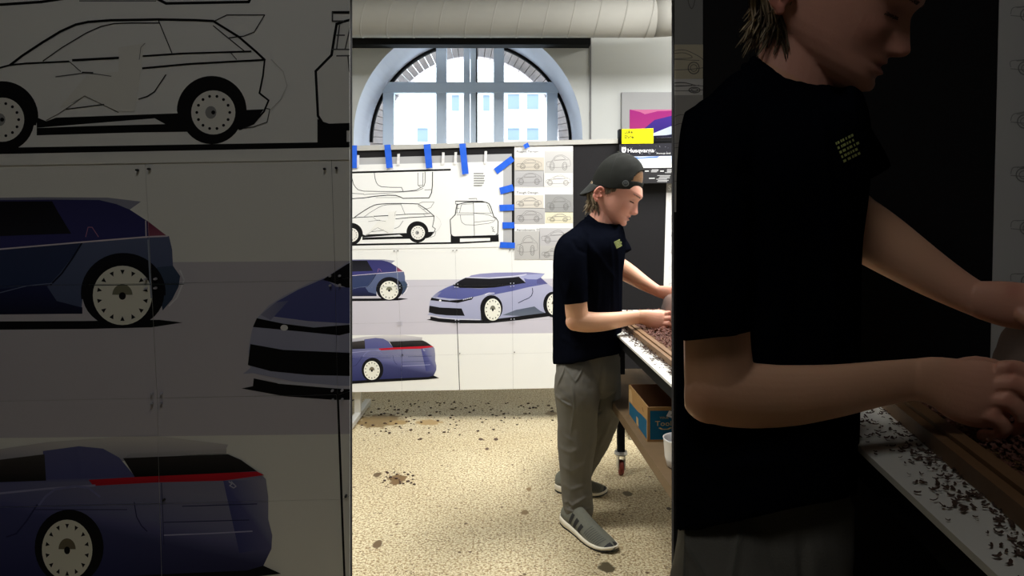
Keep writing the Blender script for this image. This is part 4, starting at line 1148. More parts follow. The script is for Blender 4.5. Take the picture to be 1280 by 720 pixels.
def ear(mb, sd):
    c = (-6.5, -1.5)
    tt = 25.2 * sd
    ellipsoid(mb, HD(c[0], c[1], tt), (hF * 4.4, hU * 7.6, hT * 2.0), 16, 10)
    pts = []
    for i in range(15):
        q = -2.2 + 4.7 * i / 14
        pts.append(HD(c[0] - 5.0 * math.cos(q) * .98 + (.8 if i > 12 else 0), c[1] + 8.6 * math.sin(q) * (1 if math.sin(q) > 0 else .95) + .6, tt + sd * (1.8 + 1.3 * math.cos(q))))
    mb.tube(pts, [1.2] + [1.55] * 13 + [1.0], 8)
    pts = [HD(c[0] + x, c[1] + y, tt + sd * 2.0) for x, y in ((2.2, 3.5), (-1.2, 4.2), (-2.6, 1.5), (-2.0, -2.2), (.8, -4.4))]
    mb.tube(pts, [.8, 1.0, 1.1, 1.1, .9], 6)
    ellipsoid(mb, HD(c[0] + 1.6, c[1] - 8.2, tt + sd * 1.2), (hF * 2.4, hU * 2.4, hT * 1.5), 12, 8)
    ellipsoid(mb, HD(c[0] + 4.3, c[1] - 1.0, tt + sd * .8), (hF * 1.2, hU * 2.0, hT * 1.5), 10, 8)

def finger(mb, P, r0, r1):
    Q = spline([p for p in P], 4); n = len(Q)
    mb.tube([D(*q) for q in Q], [r0 + (r1 - r0) * i / (n - 1) for i in range(n)], 10)
    ellipsoid(mb, D(*Q[-1]), (Vector((r1, 0, 0)), Vector((0, r1, 0)), Vector((0, 0, r1))), 10, 8)
    for q in (P[1], P[2]) if len(P) > 3 else (P[1],):
        rr = (r0 + r1) / 2 * 1.1
        ellipsoid(mb, D(*q), (Vector((rr, 0, 0)), Vector((0, rr, 0)), Vector((0, 0, rr))), 10, 8)

# ---- skin: head, neck, hidden trunk, arms and hands in one surface
mb = MB()
head_mesh(mb); ear(mb, -1); ear(mb, 1)
loft(mb, [(745, 306, 2, 20, 22), (748, 292, 1, 18, 19), (752, 278, 0, 17, 17.5), (755, 264, 0, 17, 17), (757, 250, 0, 17, 17)], (1, 0, 0))
loft(mb, [(741, 300, 0, 22, 34), (737, 325, 0, 32, 40), (736, 370, 0, 33, 36), (736, 420, 0, 33, 34), (736, 455, 0, 30, 34)], (1, 0, 0))
NEAR_ARM = [(724, 306, -34, 13, 13), (718.5, 325, -46, 14.4, 13.5), (719.5, 350, -49, 14.2, 13), (720, 380, -50, 14.2, 12.5), (722, 397, -48, 14.2, 12), (735, 402.5, -46, 13.0, 11.5), (750, 402.5, -43, 12.2, 10.5), (768, 400.6, -39, 10.6, 9), (784, 398, -34, 9.2, 7.4), (798, 396.2, -30, 8.4, 6.0), (806, 396, -29, 9.0, 6.0)]
ka = spline(NEAR_ARM, 3)
loft(mb, NEAR_ARM[:5] + [(724, 403, -47, 13, 12)], (1, 0, 0))
loft(mb, [(716, 398, -48, 11, 11), (722, 401, -48, 13, 12)] + NEAR_ARM[5:], (0, 0, 1))
ellipsoid(mb, D(719.5, 402, -48), (Vector((12.6, 0, 0)), Vector((0, 11.5, 0)), Vector((0, 0, 11.8))))
# near hand: back of the hand to the viewer, fingers pinching a small scraper
loft(mb, [(800, 396, -30, 8.6, 6), (808, 397, -29.5, 10, 6), (818, 400.4, -29, 12.8, 6.4), (827, 402.2, -29.5, 13.4, 6.2), (834, 402, -30, 11.6, 5)], (0, 0, 1))
finger(mb, [(832, 392.4, -30.5), (840, 392.2, -32.5), (848, 397.5, -31), (852, 404.5, -27), (850, 409.5, -23)], 3.9, 2.6)
finger(mb, [(832, 398.4, -32), (840, 398.8, -35), (846.5, 404, -34), (846, 410.5, -28), (841, 412.5, -23)], 4.1, 2.8)
finger(mb, [(830, 404.4, -32), (837, 405.6, -35), (841.5, 411, -33.5), (839.5, 416, -28), (833.5, 416.5, -23)], 4.0, 2.7)
finger(mb, [(825, 409.4, -30.5), (831, 411.4, -33), (834.5, 415.5, -31.5), (831, 418.5, -27), (825.5, 418, -23)], 3.6, 2.5)
finger(mb, [(811, 393.5, -25), (823, 390.5, -19), (836, 393.5, -16), (848, 402, -19)], 4.4, 2.7)
for kx, ky, kw in ((837, 391.2, -34), (838.5, 397.4, -36.2), (836, 403.8, -36.2), (831, 409.4, -34)):
    ellipsoid(mb, D(kx, ky, kw), (Vector((3.0, 0, 0)), Vector((0, 2.0, 0)), Vector((0, 0, 2.6))), 12, 8)
# far arm and hand, resting on the clay
loft(mb, [(748, 300, 36, 14, 13), (758, 314, 46, 13.5, 13), (768, 328, 47, 12.8, 12.5), (775, 335, 46, 12.6, 12)], (1, 0, 0))
loft(mb, [(766, 330, 47, 11.5, 11.5), (776, 335.5, 46, 12.4, 11.8), (788, 343, 43, 11.6, 10.5), (803, 352.8, 36, 9.6, 9), (816, 360.5, 29, 7.8, 7), (825, 365, 24, 7.0, 6), (832, 367.0, 21, 7.6, 6)], (0, 0, 1))
loft(mb, [(824, 364.5, 24, 7.4, 6), (834, 366.2, 20, 9.0, 6.4), (843, 367.5, 17, 9.2, 7), (850, 368.5, 15, 8, 8)], (0, 0, 1))
finger(mb, [(845, 362, 8), (856, 362.6, 2), (866, 366.5, -1), (873, 371.5, -2)], 3.4, 2.5)
finger(mb, [(846, 361.5, 13), (858, 361.5, 10), (869, 364.6, 9), (877, 369, 8)], 3.4, 2.5)
finger(mb, [(846, 362, 19), (858, 362, 19), (869, 365, 19), (876, 369, 19)], 3.3, 2.4)
finger(mb, [(844, 364, 25), (855, 364.5, 27), (863, 367, 28), (869, 370.5, 28)], 3.0, 2.2)
finger(mb, [(841, 370, 13), (848, 374, 6), (855, 378.5, 1), (861, 383, -2)], 3.6, 2.6)
bV, bN, bF = fuse(mb, .72, 3)
def body_cols(V):
    out = np.empty((len(V), 4)); base = np.array(lin((222, 164, 132))); red = np.array(lin((190, 104, 88))); pale = np.array(lin((238, 190, 154))); lip = np.array(lin((168, 78, 74)))
    for i, v in enumerate(V):
        p = Vector(v); f, u, t = hloc(p); c = base.copy()
        n_ = .5 + .5 * noise.noise(p * .09)
        c = c * (.95 + .1 * n_)
        def mixc(a, k): return a * k + c * (1 - k)
        if p.z > -290 and u > -30:
            face = np.array(lin((226, 164, 146))); c = mixc(face, .7)
            if f > 25:
                c = mixc(lip, .9 * math.exp(-((u + 10.3) / 2.6) ** 2 - (t / 7.0) ** 4) )
                c = mixc(red, .35 * math.exp(-((u - 0) / 4) ** 2 - (t / 6) ** 2)); c = mixc(red, .28 * math.exp(-((u - 1) / 7) ** 2 - ((abs(t) - 15) / 7) ** 2))
                c = mixc(np.array(lin((140, 84, 72))), .6 * math.exp(-((u - 11.5) / 3.2) ** 2 - ((abs(t) - 10.5) / 5.5) ** 2)); c = mixc(np.array(lin((120, 66, 56))), .6 * math.exp(-((u + 4.6) / 1.3) ** 2 - ((abs(t) - 3) / 2) ** 2))  # eye socket and nostril shade put into the skin colour
            if abs(t) > 25 and f < 1: c = mixc(red, .5)
        elif p.z < -318:
            hand = 1 / (1 + math.exp(-(p.x - 812) / 6)); arm = pale
            c = mixc(arm, .55); c = mixc(np.array(lin((230, 162, 140))), .6 * hand)
            for kx, ky in ((837, 391.6), (838.5, 398), (836, 404.6), (831, 409.6), (838, 361)):
                c = mixc(red, .38 * math.exp(-((p.x - kx) / 4) ** 2 - ((-p.z - ky) / 3.4) ** 2))
            c = mixc(red, .25 * math.exp(-((p.x - 714) / 9) ** 2 - ((-p.z - 408) / 8) ** 2))
        out[i] = c
    out[:, 3] = 1; return out

# ---- T-shirt
mb = MB()
loft(mb, [(751, 282, 2, 19, 21), (747, 286, 2, 26, 28), (743, 291, 1, 36, 39), (739.5, 300, 0, 41.5, 49), (737, 315, 0, 44.5, 54), (734.8, 340, 0, 43.5, 51), (734.5, 375, 0, 43.0, 47), (734.5, 410, 0, 43.2, 46), (734.3, 435, 0, 43.0, 49), (733.6, 447, 0, 42.6, 51), (733.6, 455, 0, 42.4, 51)], (1, 0, 0), e=2.3, m=40, level=True, flat_end=True)
loft(mb, [(773, 290, 12, 6, 20), (774, 296, 8, 7.5, 30), (774.5, 308, 6, 7.5, 35), (771, 322, 4, 8, 34)], (1, 0, 0))
loft(mb, [(726, 300, -32, 17, 16), (717, 310, -45, 20, 18.5), (713.8, 327, -52, 20.6, 18), (716.5, 350, -55, 18.4, 16.4), (718.8, 368, -55, 16.6, 15.2), (719.8, 378.5, -54, 16.0, 15.0)], (1, 0, 0), m=32, round_ends=False)
loft(mb, [(752, 294, 36, 17, 17), (766, 304, 48, 17, 16), (775, 313, 52, 14.5, 15), (778, 318, 52, 13.5, 14.5)], (1, 0, 0), m=28, round_ends=False)
tV, tN, tF = fuse(mb, 1.0, 5)
hk = np.clip((-tV[:, 2] - 426) / 24, 0, 1); tV[:, 2] += hk * np.clip((tV[:, 0] - 714) / 60, 0, 1) * 13
tV[:, 2] += 8.5 * np.exp(-((tV[:, 0] - 730) / 13.0) ** 2) * np.clip((312 + tV[:, 2]) / 26, 0, 1) * np.clip((tV[:, 1] + 60) / 40, .35, 1)
ripple(tV, tN, .9, .05, 3, (1, 1, .45)); ripple(tV, tN, .45, .12, 9, (1, 1, .5))
for P, a, sg in (([(728, 292), (742, 318), (748, 350), (746, 392)], 1.6, 3.4), ([(734, 300), (757, 332), (770, 352)], 1.3, 3.0), ([(762, 290), (765, 330), (768, 400)], 1.2, 2.2), ([(770, 296), (773, 330), (775, 420)], 1.2, 2.0),
                 ([(735, 330), (738, 352), (733, 374)], -1.8, 2.2), ([(706, 330), (712, 352), (708, 372)], 1.0, 2.6), ([(698, 318), (700, 340), (706, 360)], -1.0, 2.4), ([(748, 415), (760, 424), (774, 420)], 1.2, 2.6),
                 ([(700, 420), (720, 432), (752, 428)], 1.0, 3.2), ([(715, 300), (722, 312), (735, 318)], -1.0, 2.6), ([(696, 392), (699, 420), (696, 444)], 1.0, 2.4)):
    fold(tV, tN, P, a, sg)

# ---- trousers
mb = MB()
loft(mb, [(735, 440, 0, 38, 40), (735, 455, 0, 39.5, 40), (735.5, 468, 0, 40, 42), (736, 480, 0, 37, 40)], (1, 0, 0), e=2.3, m=36)
loft(mb, [(726, 452, -12, 28, 27), (723, 472, -19, 29.5, 28.5), (722.4, 490, -22, 29.5, 28.5), (722, 505, -22, 27.5, 27), (721.6, 522, -20, 25.6, 25.4), (721, 550, -18, 24.4, 23), (720.2, 578, -16, 21.2, 21), (720, 600, -14, 19.4, 20), (721.4, 622, -13, 19.0, 19.5), (723, 636, -13, 18.6, 18.6), (723.4, 643, -14, 17.6, 17.6)], (1, 0, 0), m=36, e=2.2)
loft(mb, [(748, 452, 16, 28, 27), (752, 475, 20, 24.5, 26), (753.6, 497, 24, 22.6, 25), (752.4, 520, 31, 23, 23.5), (743.5, 545, 46, 21.4, 21.5), (731.5, 572, 66, 18.6, 19), (722.6, 592, 82, 16.4, 17.4), (721, 599, 86, 15.6, 16.4)], (1, 0, 0), m=32)
pV, pN, pF = fuse(mb, 1.0, 4)
ripple(pV, pN, 1.1, .045, 21, (1, 1, .6)); ripple(pV, pN, .5, .11, 5, (1, 1, 1))
for P, a, sg in (([(694, 493), (700, 499), (714, 509)], 1.7, 1.8), ([(693, 489), (696, 482), (703, 466)], 1.1, 2.0), ([(699, 499), (712, 504)], -1.6, 1.6), ([(730, 455), (726, 466), (719, 478)], 1.2, 1.3), ([(707, 456), (703, 468), (697, 482)], 1.0, 1.2), ([(706, 458), (714, 470), (719, 478)], 1.0, 1.3),
                 ([(754, 458), (750, 490), (746, 514)], -2.2, 2.4), ([(744, 512), (742, 545), (737, 575)], 1.0, 2.4), ([(697, 530), (706, 545), (716, 552)], .8, 2.4), ([(698, 558), (712, 566), (722, 562)], .7, 2.6), ([(700, 580), (715, 590), (732, 578)], .7, 2.6),
                 ([(742, 548), (732, 572), (728, 596)], 1.4, 2.6), ([(702, 604), (714, 612), (733, 606)], .8, 2.4), ([(704, 626), (716, 632), (738, 618)], 1.2, 2.2), ([(706, 636), (720, 641), (740, 634)], 1.2, 1.6), ([(708, 628), (713, 634)], -1.6, 1.4), ([(741, 514), (747, 517), (752, 514)], -1.2, 1.4),
                 ([(765, 520), (758, 540), (748, 560)], 1.6, 2.6), ([(770, 470), (768, 500), (766, 520)], 1.4, 2.6), ([(716, 478), (718, 510), (713, 545)], .7, 1.3)):
    fold(pV, pN, P, a, sg)
# ---- cap
CAPC = (4.2, 21.0); CR = (31.0, 39.6, 29.6)
def cap_edge(f): return float(np.interp(f, [-30, -20, 2, 19, 30, 37], [3.5, 5.0, 10.5, 19.0, 25.5, 28]))
def cap_surface(off=0.0, hole=False, nu=40, nv=120):
    """dome with a curved lower edge; returns verts and faces"""
    V = []; Fc = []; keep = {}
    for i in range(nu + 1):
        for k in range(nv):
            q = 2 * PI * k / nv
            rf, ru, rt = CR[0] + off, CR[1] + off, CR[2] + off
            lo = cap_edge(CAPC[0] + rf * math.cos(q)) - CAPC[1]
            a0 = math.asin(max(-.95, min(.95, lo / ru)))
            ph = a0 + (PI / 2 - a0) * (i / nu)
            wv_ = 1 + .012 * math.sin(q * 6) * math.sin(2 * ph) if off >= 0 else 1
            if off >= 0: wv_ += .022 * noise.noise(Vector((math.cos(q) * 2.2, math.sin(q) * 2.2, ph * 3.0 + 4))) * math.sin(2 * ph)
            sq = math.cos(ph) ** .86 if math.cos(ph) > 0 else 0
            V.append(HD(CAPC[0] + rf * sq * math.cos(q) * wv_, CAPC[1] + ru * math.sin(ph) * wv_, rt * sq * math.sin(q) * wv_))
    for i in range(nu):
        for k in range(nv):
            if hole:
                kk = (k + .5) if k < nv / 2 else k + .5 - nv
                a = kk * 2 * PI / nv; h = (i + .5) / nu
                if h > .165 and (abs(a) / .92) ** 2.2 + ((h - .165) / .33) ** 2.2 < 1: continue
            Fc.append((i * nv + k, i * nv + (k + 1) % nv, (i + 1) * nv + (k + 1) % nv, (i + 1) * nv + k))
    return V, Fc
def thicken(V, Fc, th, c):
    """shell of thickness th towards point c"""
    bm = bmesh.new(); vs = [bm.verts.new(v) for v in V]
    for f in Fc: bm.faces.new([vs[i] for i in f])
    bmesh.ops.remove_doubles(bm, verts=bm.verts, dist=.02)
    bmesh.ops.delete(bm, geom=[v for v in bm.verts if not v.link_faces], context='VERTS')
    bmesh.ops.recalc_face_normals(bm, faces=bm.faces)
    bm.normal_update()
    n0 = list(bm.verts); n1 = {}
    for v in n0:
        d = v.normal if (v.co - c).dot(v.normal) > 0 else -v.normal
        n1[v] = bm.verts.new(v.co - d * th)
    for e in [e for e in bm.edges if len(e.link_faces) == 1]:
        bm.faces.new((e.verts[0], e.verts[1], n1[e.verts[1]], n1[e.verts[0]]))
    for f in [f for f in bm.faces if all(v in n1 for v in f.verts)]:
        bm.faces.new([n1[v] for v in reversed(f.verts)])
    bmesh.ops.recalc_face_normals(bm, faces=bm.faces)
    bm.verts.ensure_lookup_table()
    r = [v.co.copy() for v in bm.verts], [[v.index for v in f.verts] for f in bm.faces]
    bm.free(); return r
cv_, cf_ = cap_surface(0, True)
capV, capF = thicken(cv_, cf_, 1.0, HD(*[CAPC[0], CAPC[1], 0]))
# brim hanging over the nape
bv = []; bf = []; nb_ = 22; mbm = 10
for i in range(mbm + 1):
    s = i / mbm
    for k in range(nb_ + 1):
        q = (k / nb_ - .5) * 2 * 1.05
        edge = math.sqrt(max(0, 1 - (abs(q) / 1.06) ** 2.6))
        l = s * 20 * edge
        f0 = CAPC[0] - (CR[0] - .6) * math.cos(q); t0 = (CR[2] - .6) * math.sin(q); u0 = cap_edge(f0) + 1.0
        bv.append(HD(f0 - .28 * l + 1.2 * (1 - math.cos(q)) , u0 - .95 * l + 0.0, t0 * (1 - .08 * s)))
for i in range(mbm):
    for k in range(nb_):
        a = i * (nb_ + 1) + k; bf.append((a, a + 1, a + nb_ + 2, a + nb_ + 1))
brV, brF = thicken(bv, bf, 1.3, HD(0, -30, 0))
# hair seen through the opening, and the crown below the cap
hV, hF_ = cap_surface(-1.5, False)
# ---- hair
mb = MB(); rnd = random.Random(12)
def strand(P, r, tw=0.0):
    Q = spline(P, 3); n = len(Q); mb.tube([Vector(q) for q in Q], [r * (1 - .85 * (i / (n - 1)) ** 1.6) for i in range(n)], 5)
hair_cols = []
def add_strand(P, r, tone):
    n0 = len(mb.v); strand(P, r); hair_cols.extend([tone] * (len(mb.v) - n0))
for k in range(420):
    q = rnd.uniform(-1.15, 1.15) ; lay = rnd.random()
    rf = CR[0] - 2 - 4.5 * lay; rt = CR[2] - 2.5 - 4 * lay
    f0 = CAPC[0] - rf * math.cos(q); t0 = rt * math.sin(q) * 1.0; u0 = cap_edge(f0) + rnd.uniform(1, 5)
    if abs(q) > .95: ln = rnd.uniform(10, 22)
    else: ln = rnd.uniform(24, 40)
    p0 = HD(f0, u0, t0)
    back = rnd.uniform(-2, 3.5); side = rnd.uniform(-2.5, 2.5) - math.copysign(2.0, q) * .6
    p1 = p0 + hU * (-ln * .38) + hF * (2.0 * math.cos(q)) + Vector((-.5, side * .3, 0))
    p2 = p0 + Vector((-4 - back * .6 + 5 * (1 - math.cos(q)), side * .8, -ln * .74))
    p3 = p0 + Vector((-7.5 - back + rnd.uniform(-2.5, 2) + 7 * (1 - math.cos(q)) + (5 if lay > .5 else 0), side * 1.2 + rnd.uniform(-2, 2), -ln))
    tn = rnd.random() ** 1.1 * (1.0 if lay < .5 else .35)
    add_strand([p0, p1, p2, p3], rnd.uniform(.7, 1.35), tn)
for sd in (-1, 1):
    for k in range(90):
        f0 = rnd.uniform(-1, 10); u0 = cap_edge(f0) + rnd.uniform(0, 3); p0 = HD(f0, u0, sd * (25.4 + rnd.uniform(0, .8)))
        ln = rnd.uniform(3, 9) * (1.25 - abs(f0 - 2) / 12)
        p1 = p0 - hU * ln * .5 + hF * rnd.uniform(-.5, 1.2) + hT * sd * .5; p2 = p0 - hU * ln + hF * rnd.uniform(-1.5, 1.5)
        add_strand([p0, p1, p2], rnd.uniform(.45, .8), rnd.random() * .3)
strV, strF = [v.copy() for v in mb.v], list(mb.f)
n0 = len(strV)
hairV = strV + hV; hairF = strF + [tuple(i + n0 for i in f) for f in hF_]
dk = np.array(lin((62, 44, 30))); bl = np.array(lin((204, 184, 148)))
hairC = [dk + (bl - dk) * t for t in hair_cols] + [np.array(lin((136, 90, 40))) * (.75 + .5 * noise.noise(Vector(v) * .9)) for v in hV]
hairC = np.array([[c[0], c[1], c[2], 1] for c in hairC])

# ---- small marks laid onto a surface
def decal(V, Fc, polys, off=.3, sub=1.2, dr=Vector((0, 1, 0)), orig=-160):
    """polys: lists of (px,py); each is laid on the near side of the surface as a thin raised patch"""
    bv = BVHTree.FromPolygons([Vector(v) for v in V], [tuple(f) for f in Fc]); OV = []; OF = []
    for P in polys:
        bm = bmesh.new()
        f = bm.faces.new([bm.verts.new((p[0], 0, -p[1])) for p in P])
        bmesh.ops.triangulate(bm, faces=[f])
        for _ in range(3):
            es = [e for e in bm.edges if e.calc_length() > sub]
            if not es: break
            bmesh.ops.subdivide_edges(bm, edges=es, cuts=1, use_grid_fill=False)
            bmesh.ops.triangulate(bm, faces=bm.faces[:])
        idx = {}; ok = True
        for v in bm.verts:
            h, nn, _, _ = bv.ray_cast(Vector((v.co.x, orig, v.co.z)), dr)
            if h is None: ok = False; continue
            idx[v] = len(OV); OV.append(h - dr * off)
        for f in bm.faces:
            if all(v in idx for v in f.verts): OF.append([idx[v] for v in f.verts])
        bm.free()
    return OV, OF
def stroke(P, w):
    out = []
    for (ax, ay), (bx_, by_) in zip(P[:-1], P[1:]):
        d = Vector((bx_ - ax, by_ - ay)); d.normalize(); n_ = Vector((-d.y, d.x)) * w / 2; e_ = d * w * .2
        out.append([(ax + n_.x - e_.x, ay + n_.y - e_.y), (bx_ + n_.x + e_.x, by_ + n_.y + e_.y), (bx_ - n_.x + e_.x, by_ - n_.y + e_.y), (ax - n_.x - e_.x, ay - n_.y - e_.y)])
    return out
# chest print: rows of tiny letters in a slanted block
rnd = random.Random(31); rows = []
for r_ in range(5):
    x0, y0 = 767.6 + r_ * .75, 302.6 + r_ * 1.75; ux, uy = .90, -.46
    x = 0.0
    while x < 7.4:
        wl = rnd.uniform(.5, 1.3); hgt = .95
        rows.append([(x0 + x * ux, y0 + x * uy), (x0 + (x + wl) * ux, y0 + (x + wl) * uy), (x0 + (x + wl) * ux + .35, y0 + (x + wl) * uy + hgt), (x0 + x * ux + .35, y0 + x * uy + hgt)])
        x += wl + rnd.uniform(.2, .7)
cpV, cpF = decal(tV, tF, rows, .25, .8)
# cap badge
bd_out = [(782 + 4.3 * math.cos(q * PI / 14), 229.2 + 4.0 * math.sin(q * PI / 14)) for q in range(28)]
cbV, cbF = decal(capV, capF, [bd_out], .35)
bd2 = [(782 + 3.1 * math.cos(q * PI / 14), 229.2 + 2.9 * math.sin(q * PI / 14)) for q in range(28)]
cb2V, cb2F = decal(capV, capF, [bd2], .55)
cb3V, cb3F = decal(capV, capF, stroke([(779.8, 230.4), (781, 228), (782.4, 230), (784.2, 228.2)], .6) + stroke([(780, 228), (784, 228)], .5), .75)
seamV, seamF = decal(capV, capF, stroke([(772, 193), (768, 202), (764, 214), (762, 226), (762, 235)], .35) + stroke([(786, 233.5), (795, 230.6), (803, 228)], .3) + stroke([(747, 229), (758, 231.5), (770, 231), (783, 224.5), (790, 219)], .3) + stroke([(791.2, 226), (791.4, 231)], .7), .12)
# brows and lashes, on both sides of the face
bbv = BVHTree.FromPolygons([Vector(v) for v in bV], bF)
def facial(sd):
    V = []; Fq = []
    def tuft(P0, P1, n, r, l):
        for k in range(n):
            s = k / (n - 1); f0, u0, t0 = [P0[i] + (P1[i] - P0[i]) * s for i in range(3)]
            h, nn, _, _ = bbv.ray_cast(HD(60, u0 + rnd.uniform(-.7, .7) * (1 if r > .2 else .25), t0 * sd), -hF)
            if h is None: continue
            m2 = MB(); m2.tube([h - nn * .2, h + nn * .35 + hT * sd * l * .5 + hU * .25, h + nn * .25 + hT * sd * l - hU * .1], [r, r * .8, r * .2], 4)
            o_ = len(V); V.extend(m2.v); Fq.extend([tuple(i + o_ for i in f) for f in m2.f])
    tuft((0, 18.4, 6), (0, 19.2, 18.5), 90, .24, 1.6)
    tuft((0, 9.3, 6.5), (0, 9.0, 16), 70, .22, .8)
    return V, Fq
browV, browF = facial(-1); o_ = len(browV); b2V, b2F = facial(1); browV += b2V; browF += [tuple(i + o_ for i in f) for f in b2F]

# ---- shoe, built on the floor of the studio in metres
def shoe_geo(heel, toe, width, lean=0.0):
    d = (toe - heel); Ls = d.length; d.normalize(); sdv = Vector((d.y, -d.x, 0))
    prof_w = [(0, .50), (.05, .72), (.15, .80), (.3, .78), (.45, .84), (.6, .97), (.72, 1.0), (.84, .92), (.93, .70), (.98, .42), (1.0, .2)]
    prof_h = [(0, .070), (.06, .088), (.15, .098), (.27, .108), (.36, .104), (.48, .086), (.6, .068), (.75, .052), (.88, .043), (.96, .034), (1, .026)]
    sole_h = [(0, .036), (.1, .036), (.3, .031), (.5, .026), (.7, .021), (.88, .019), (1, .022)]
    toe_up = [(0, .006), (.1, 0), (.75, 0), (.9, .004), (1, .012)]
    ip = lambda tab, s: float(np.interp(s, [r[0] for r in tab], [r[1] for r in tab]))
    def P(s, a, z): return heel + d * Ls * s + sdv * a + Vector((0, 0, z))
    def tube_(z0f, z1f, wf, n=36, m=20, kind='sole'):
        V = []; Fc = []
        for i in range(n + 1):
            s = .5 - .5 * math.cos(PI * i / n); w_ = ip(prof_w, s) * width / 2 * wf; za, zb = z0f(s), z1f(s); off = .006 * math.sin(PI * s)
            for k in range(m):
                q = 2 * PI * k / m; cs, sn = math.cos(q), math.sin(q)
                if kind == 'sole':
                    cs = math.copysign(abs(cs) ** .35, cs); sn = math.copysign(abs(sn) ** .35, sn)
                    V.append(P(s, off + w_ * cs, (za + zb) / 2 + (zb - za) / 2 * sn))
                else:
                    V.append(P(s, off + w_ * cs * (1 - .22 * max(0, sn) ** 2), za + (zb - za) * max(0, sn) ** .9 if sn > 0 else za + .002 * sn))
        for i in range(n):
            for k in range(m): Fc.append((i * m + k, i * m + (k + 1) % m, (i + 1) * m + (k + 1) % m, (i + 1) * m + k))
        Fc.append(tuple(range(m))[::-1]); Fc.append(tuple(range(n * m, n * m + m)))
        return V, Fc
    up = tube_(lambda s: ip(sole_h, s) - .006, lambda s: ip(prof_h, s), .94, kind='up')
    so = tube_(lambda s: .005 + ip(toe_up, s), lambda s: ip(sole_h, s) + ip(toe_up, s) * .6, 1.06)
    ou = tube_(lambda s: 0 + ip(toe_up, s), lambda s: .006 + ip(toe_up, s), 1.03)
    def surf(s, sd, hz):        # a point on the flank of the upper
        za, zb = ip(sole_h, s) - .006, ip(prof_h, s); w_ = ip(prof_w, s) * width / 2 * .94
        sn = max(0, min(1, (hz))) ; cs = math.sqrt(max(0, 1 - sn * sn)) * sd
        return P(s, .006 * math.sin(PI * s) + w_ * cs * (1 - .22 * sn ** 2) + sd * .0012, za + (zb - za) * sn ** .9)
    def flank(pts, sd):
        V = []; Fc = []
        n = 6
        (s0, h0), (s1, h1), (s2, h2), (s3, h3) = pts
        for i in range(n + 1):
            a = i / n
            for j in range(3):
                b_ = j / 2
                s = (s0 + (s3 - s0) * a) * (1 - b_) + (s1 + (s2 - s1) * a) * b_; h_ = (h0 + (h3 - h0) * a) * (1 - b_) + (h1 + (h2 - h1) * a) * b_
                V.append(surf(s, sd, h_) + Vector((0, 0, .0006)))
        for i in range(n):
            for j in range(2): Fc.append((i * 3 + j, i * 3 + j + 1, i * 3 + j + 4, i * 3 + j + 3))
        return V, Fc
    stripes = [flank(((s, .10), (s + .055, .10), (s + .10, .62), (s + .045, .62)), sd) for sd in (1, -1) for s in (.26, .36, .46)]
    tip = [flank(((.925, .0), (1.0, .0), (1.0, .99), (.935, .99)), sd) for sd in (1, -1)]
    mesh_rows = []
    for i in range(9):
        s = .60 + .030 * i
        mesh_rows.append(flank(((s, .30), (s + .010, .30), (s + .045, .97), (s + .035, .97)), 1))
    return up, so, ou, stripes, tip, mesh_rows
def merge(lst):
    V = []; Fc = []
    for v, f in lst:
        o_ = len(V); V += v; Fc += [tuple(i + o_ for i in q) for q in f]
    return V, Fc
hl = floor_at(706.5, 651); te = floor_at(768.5, 692.5)
SH_NEAR = shoe_geo(hl, te, .105)
hl2 = floor_at(694, 609); te2 = floor_at(756, 607.5)
hl2 = Vector((hl2.x, 3.22, 0)); te2 = Vector((te2.x, 3.17, 0))
SH_FAR = shoe_geo(hl2, te2, .10)

M_skin = attr_mat('skin', 0.5, 0.12, .12, 260, spec=.35)
M_hair = attr_mat('hair_strands', 0.45)
M_shirt = mat('black_cotton', (10, 12, 19), 1.0, .15, 30, .25, 700, spec=0)
M_trs = mat('grey_twill', (106, 103, 95), 0.9, .08, 22, .3, 500, spec=.15)
M_cap = mat('black_cap_cotton', (31, 32, 28), 0.9, .12, 30, .3, 500, spec=.15)
M_brim = mat('cap_brim_cotton', (54, 55, 52), 0.85, .1, 30, .2, 400, spec=.2)
M_badge = mat('grey_badge', (92, 96, 94), 0.7, .05, 30)
M_badge2 = mat('dark_badge', (44, 48, 48), 0.8, .05, 30)
M_print = mat('yellow_green_print', (196, 204, 120), 0.7, .2, 120)
M_stitch = mat('dark_stitch', (24, 24, 22), 0.9, .1, 50)
M_knit = mat('grey_knit', (112, 112, 100), 0.9, .14, 90, .5, 420, spec=.15)
M_sole = mat('white_foam_sole', (226, 218, 196), 0.7, .05, 30)
M_outs = mat('dark_rubber', (34, 34, 32), 0.8, .1, 30)
M_mesh = mat('mesh_knit', (82, 82, 74), 0.9, .1, 60)
M_strp = mat('black_stripe', (24, 24, 24), 0.7, .1, 30)
M_lash = mat('dark_brow_hair', (92, 60, 46), 0.7, .15, 30)
M_thread = mat('trouser_seam', (96, 96, 86), 0.9, .1, 60)
# pocket flap and seams of the trousers
flap = [(696, 483), (705, 492), (714, 500), (714.6, 508.6), (703, 501.5), (694.2, 494.4)]
fpV, fpF = decal(pV, pF, [flap], .9)
sm_ = stroke([(730.5, 454), (727, 464), (719.5, 478)], .6) + stroke([(707, 456), (703.5, 468), (697.5, 481)], .6) + stroke([(706.6, 457), (713, 468), (719, 478)], .5) + stroke([(715, 480), (717, 510), (714, 545), (712, 590), (714, 630)], .45)
tsV, tsF = decal(pV, pF, sm_, .25)

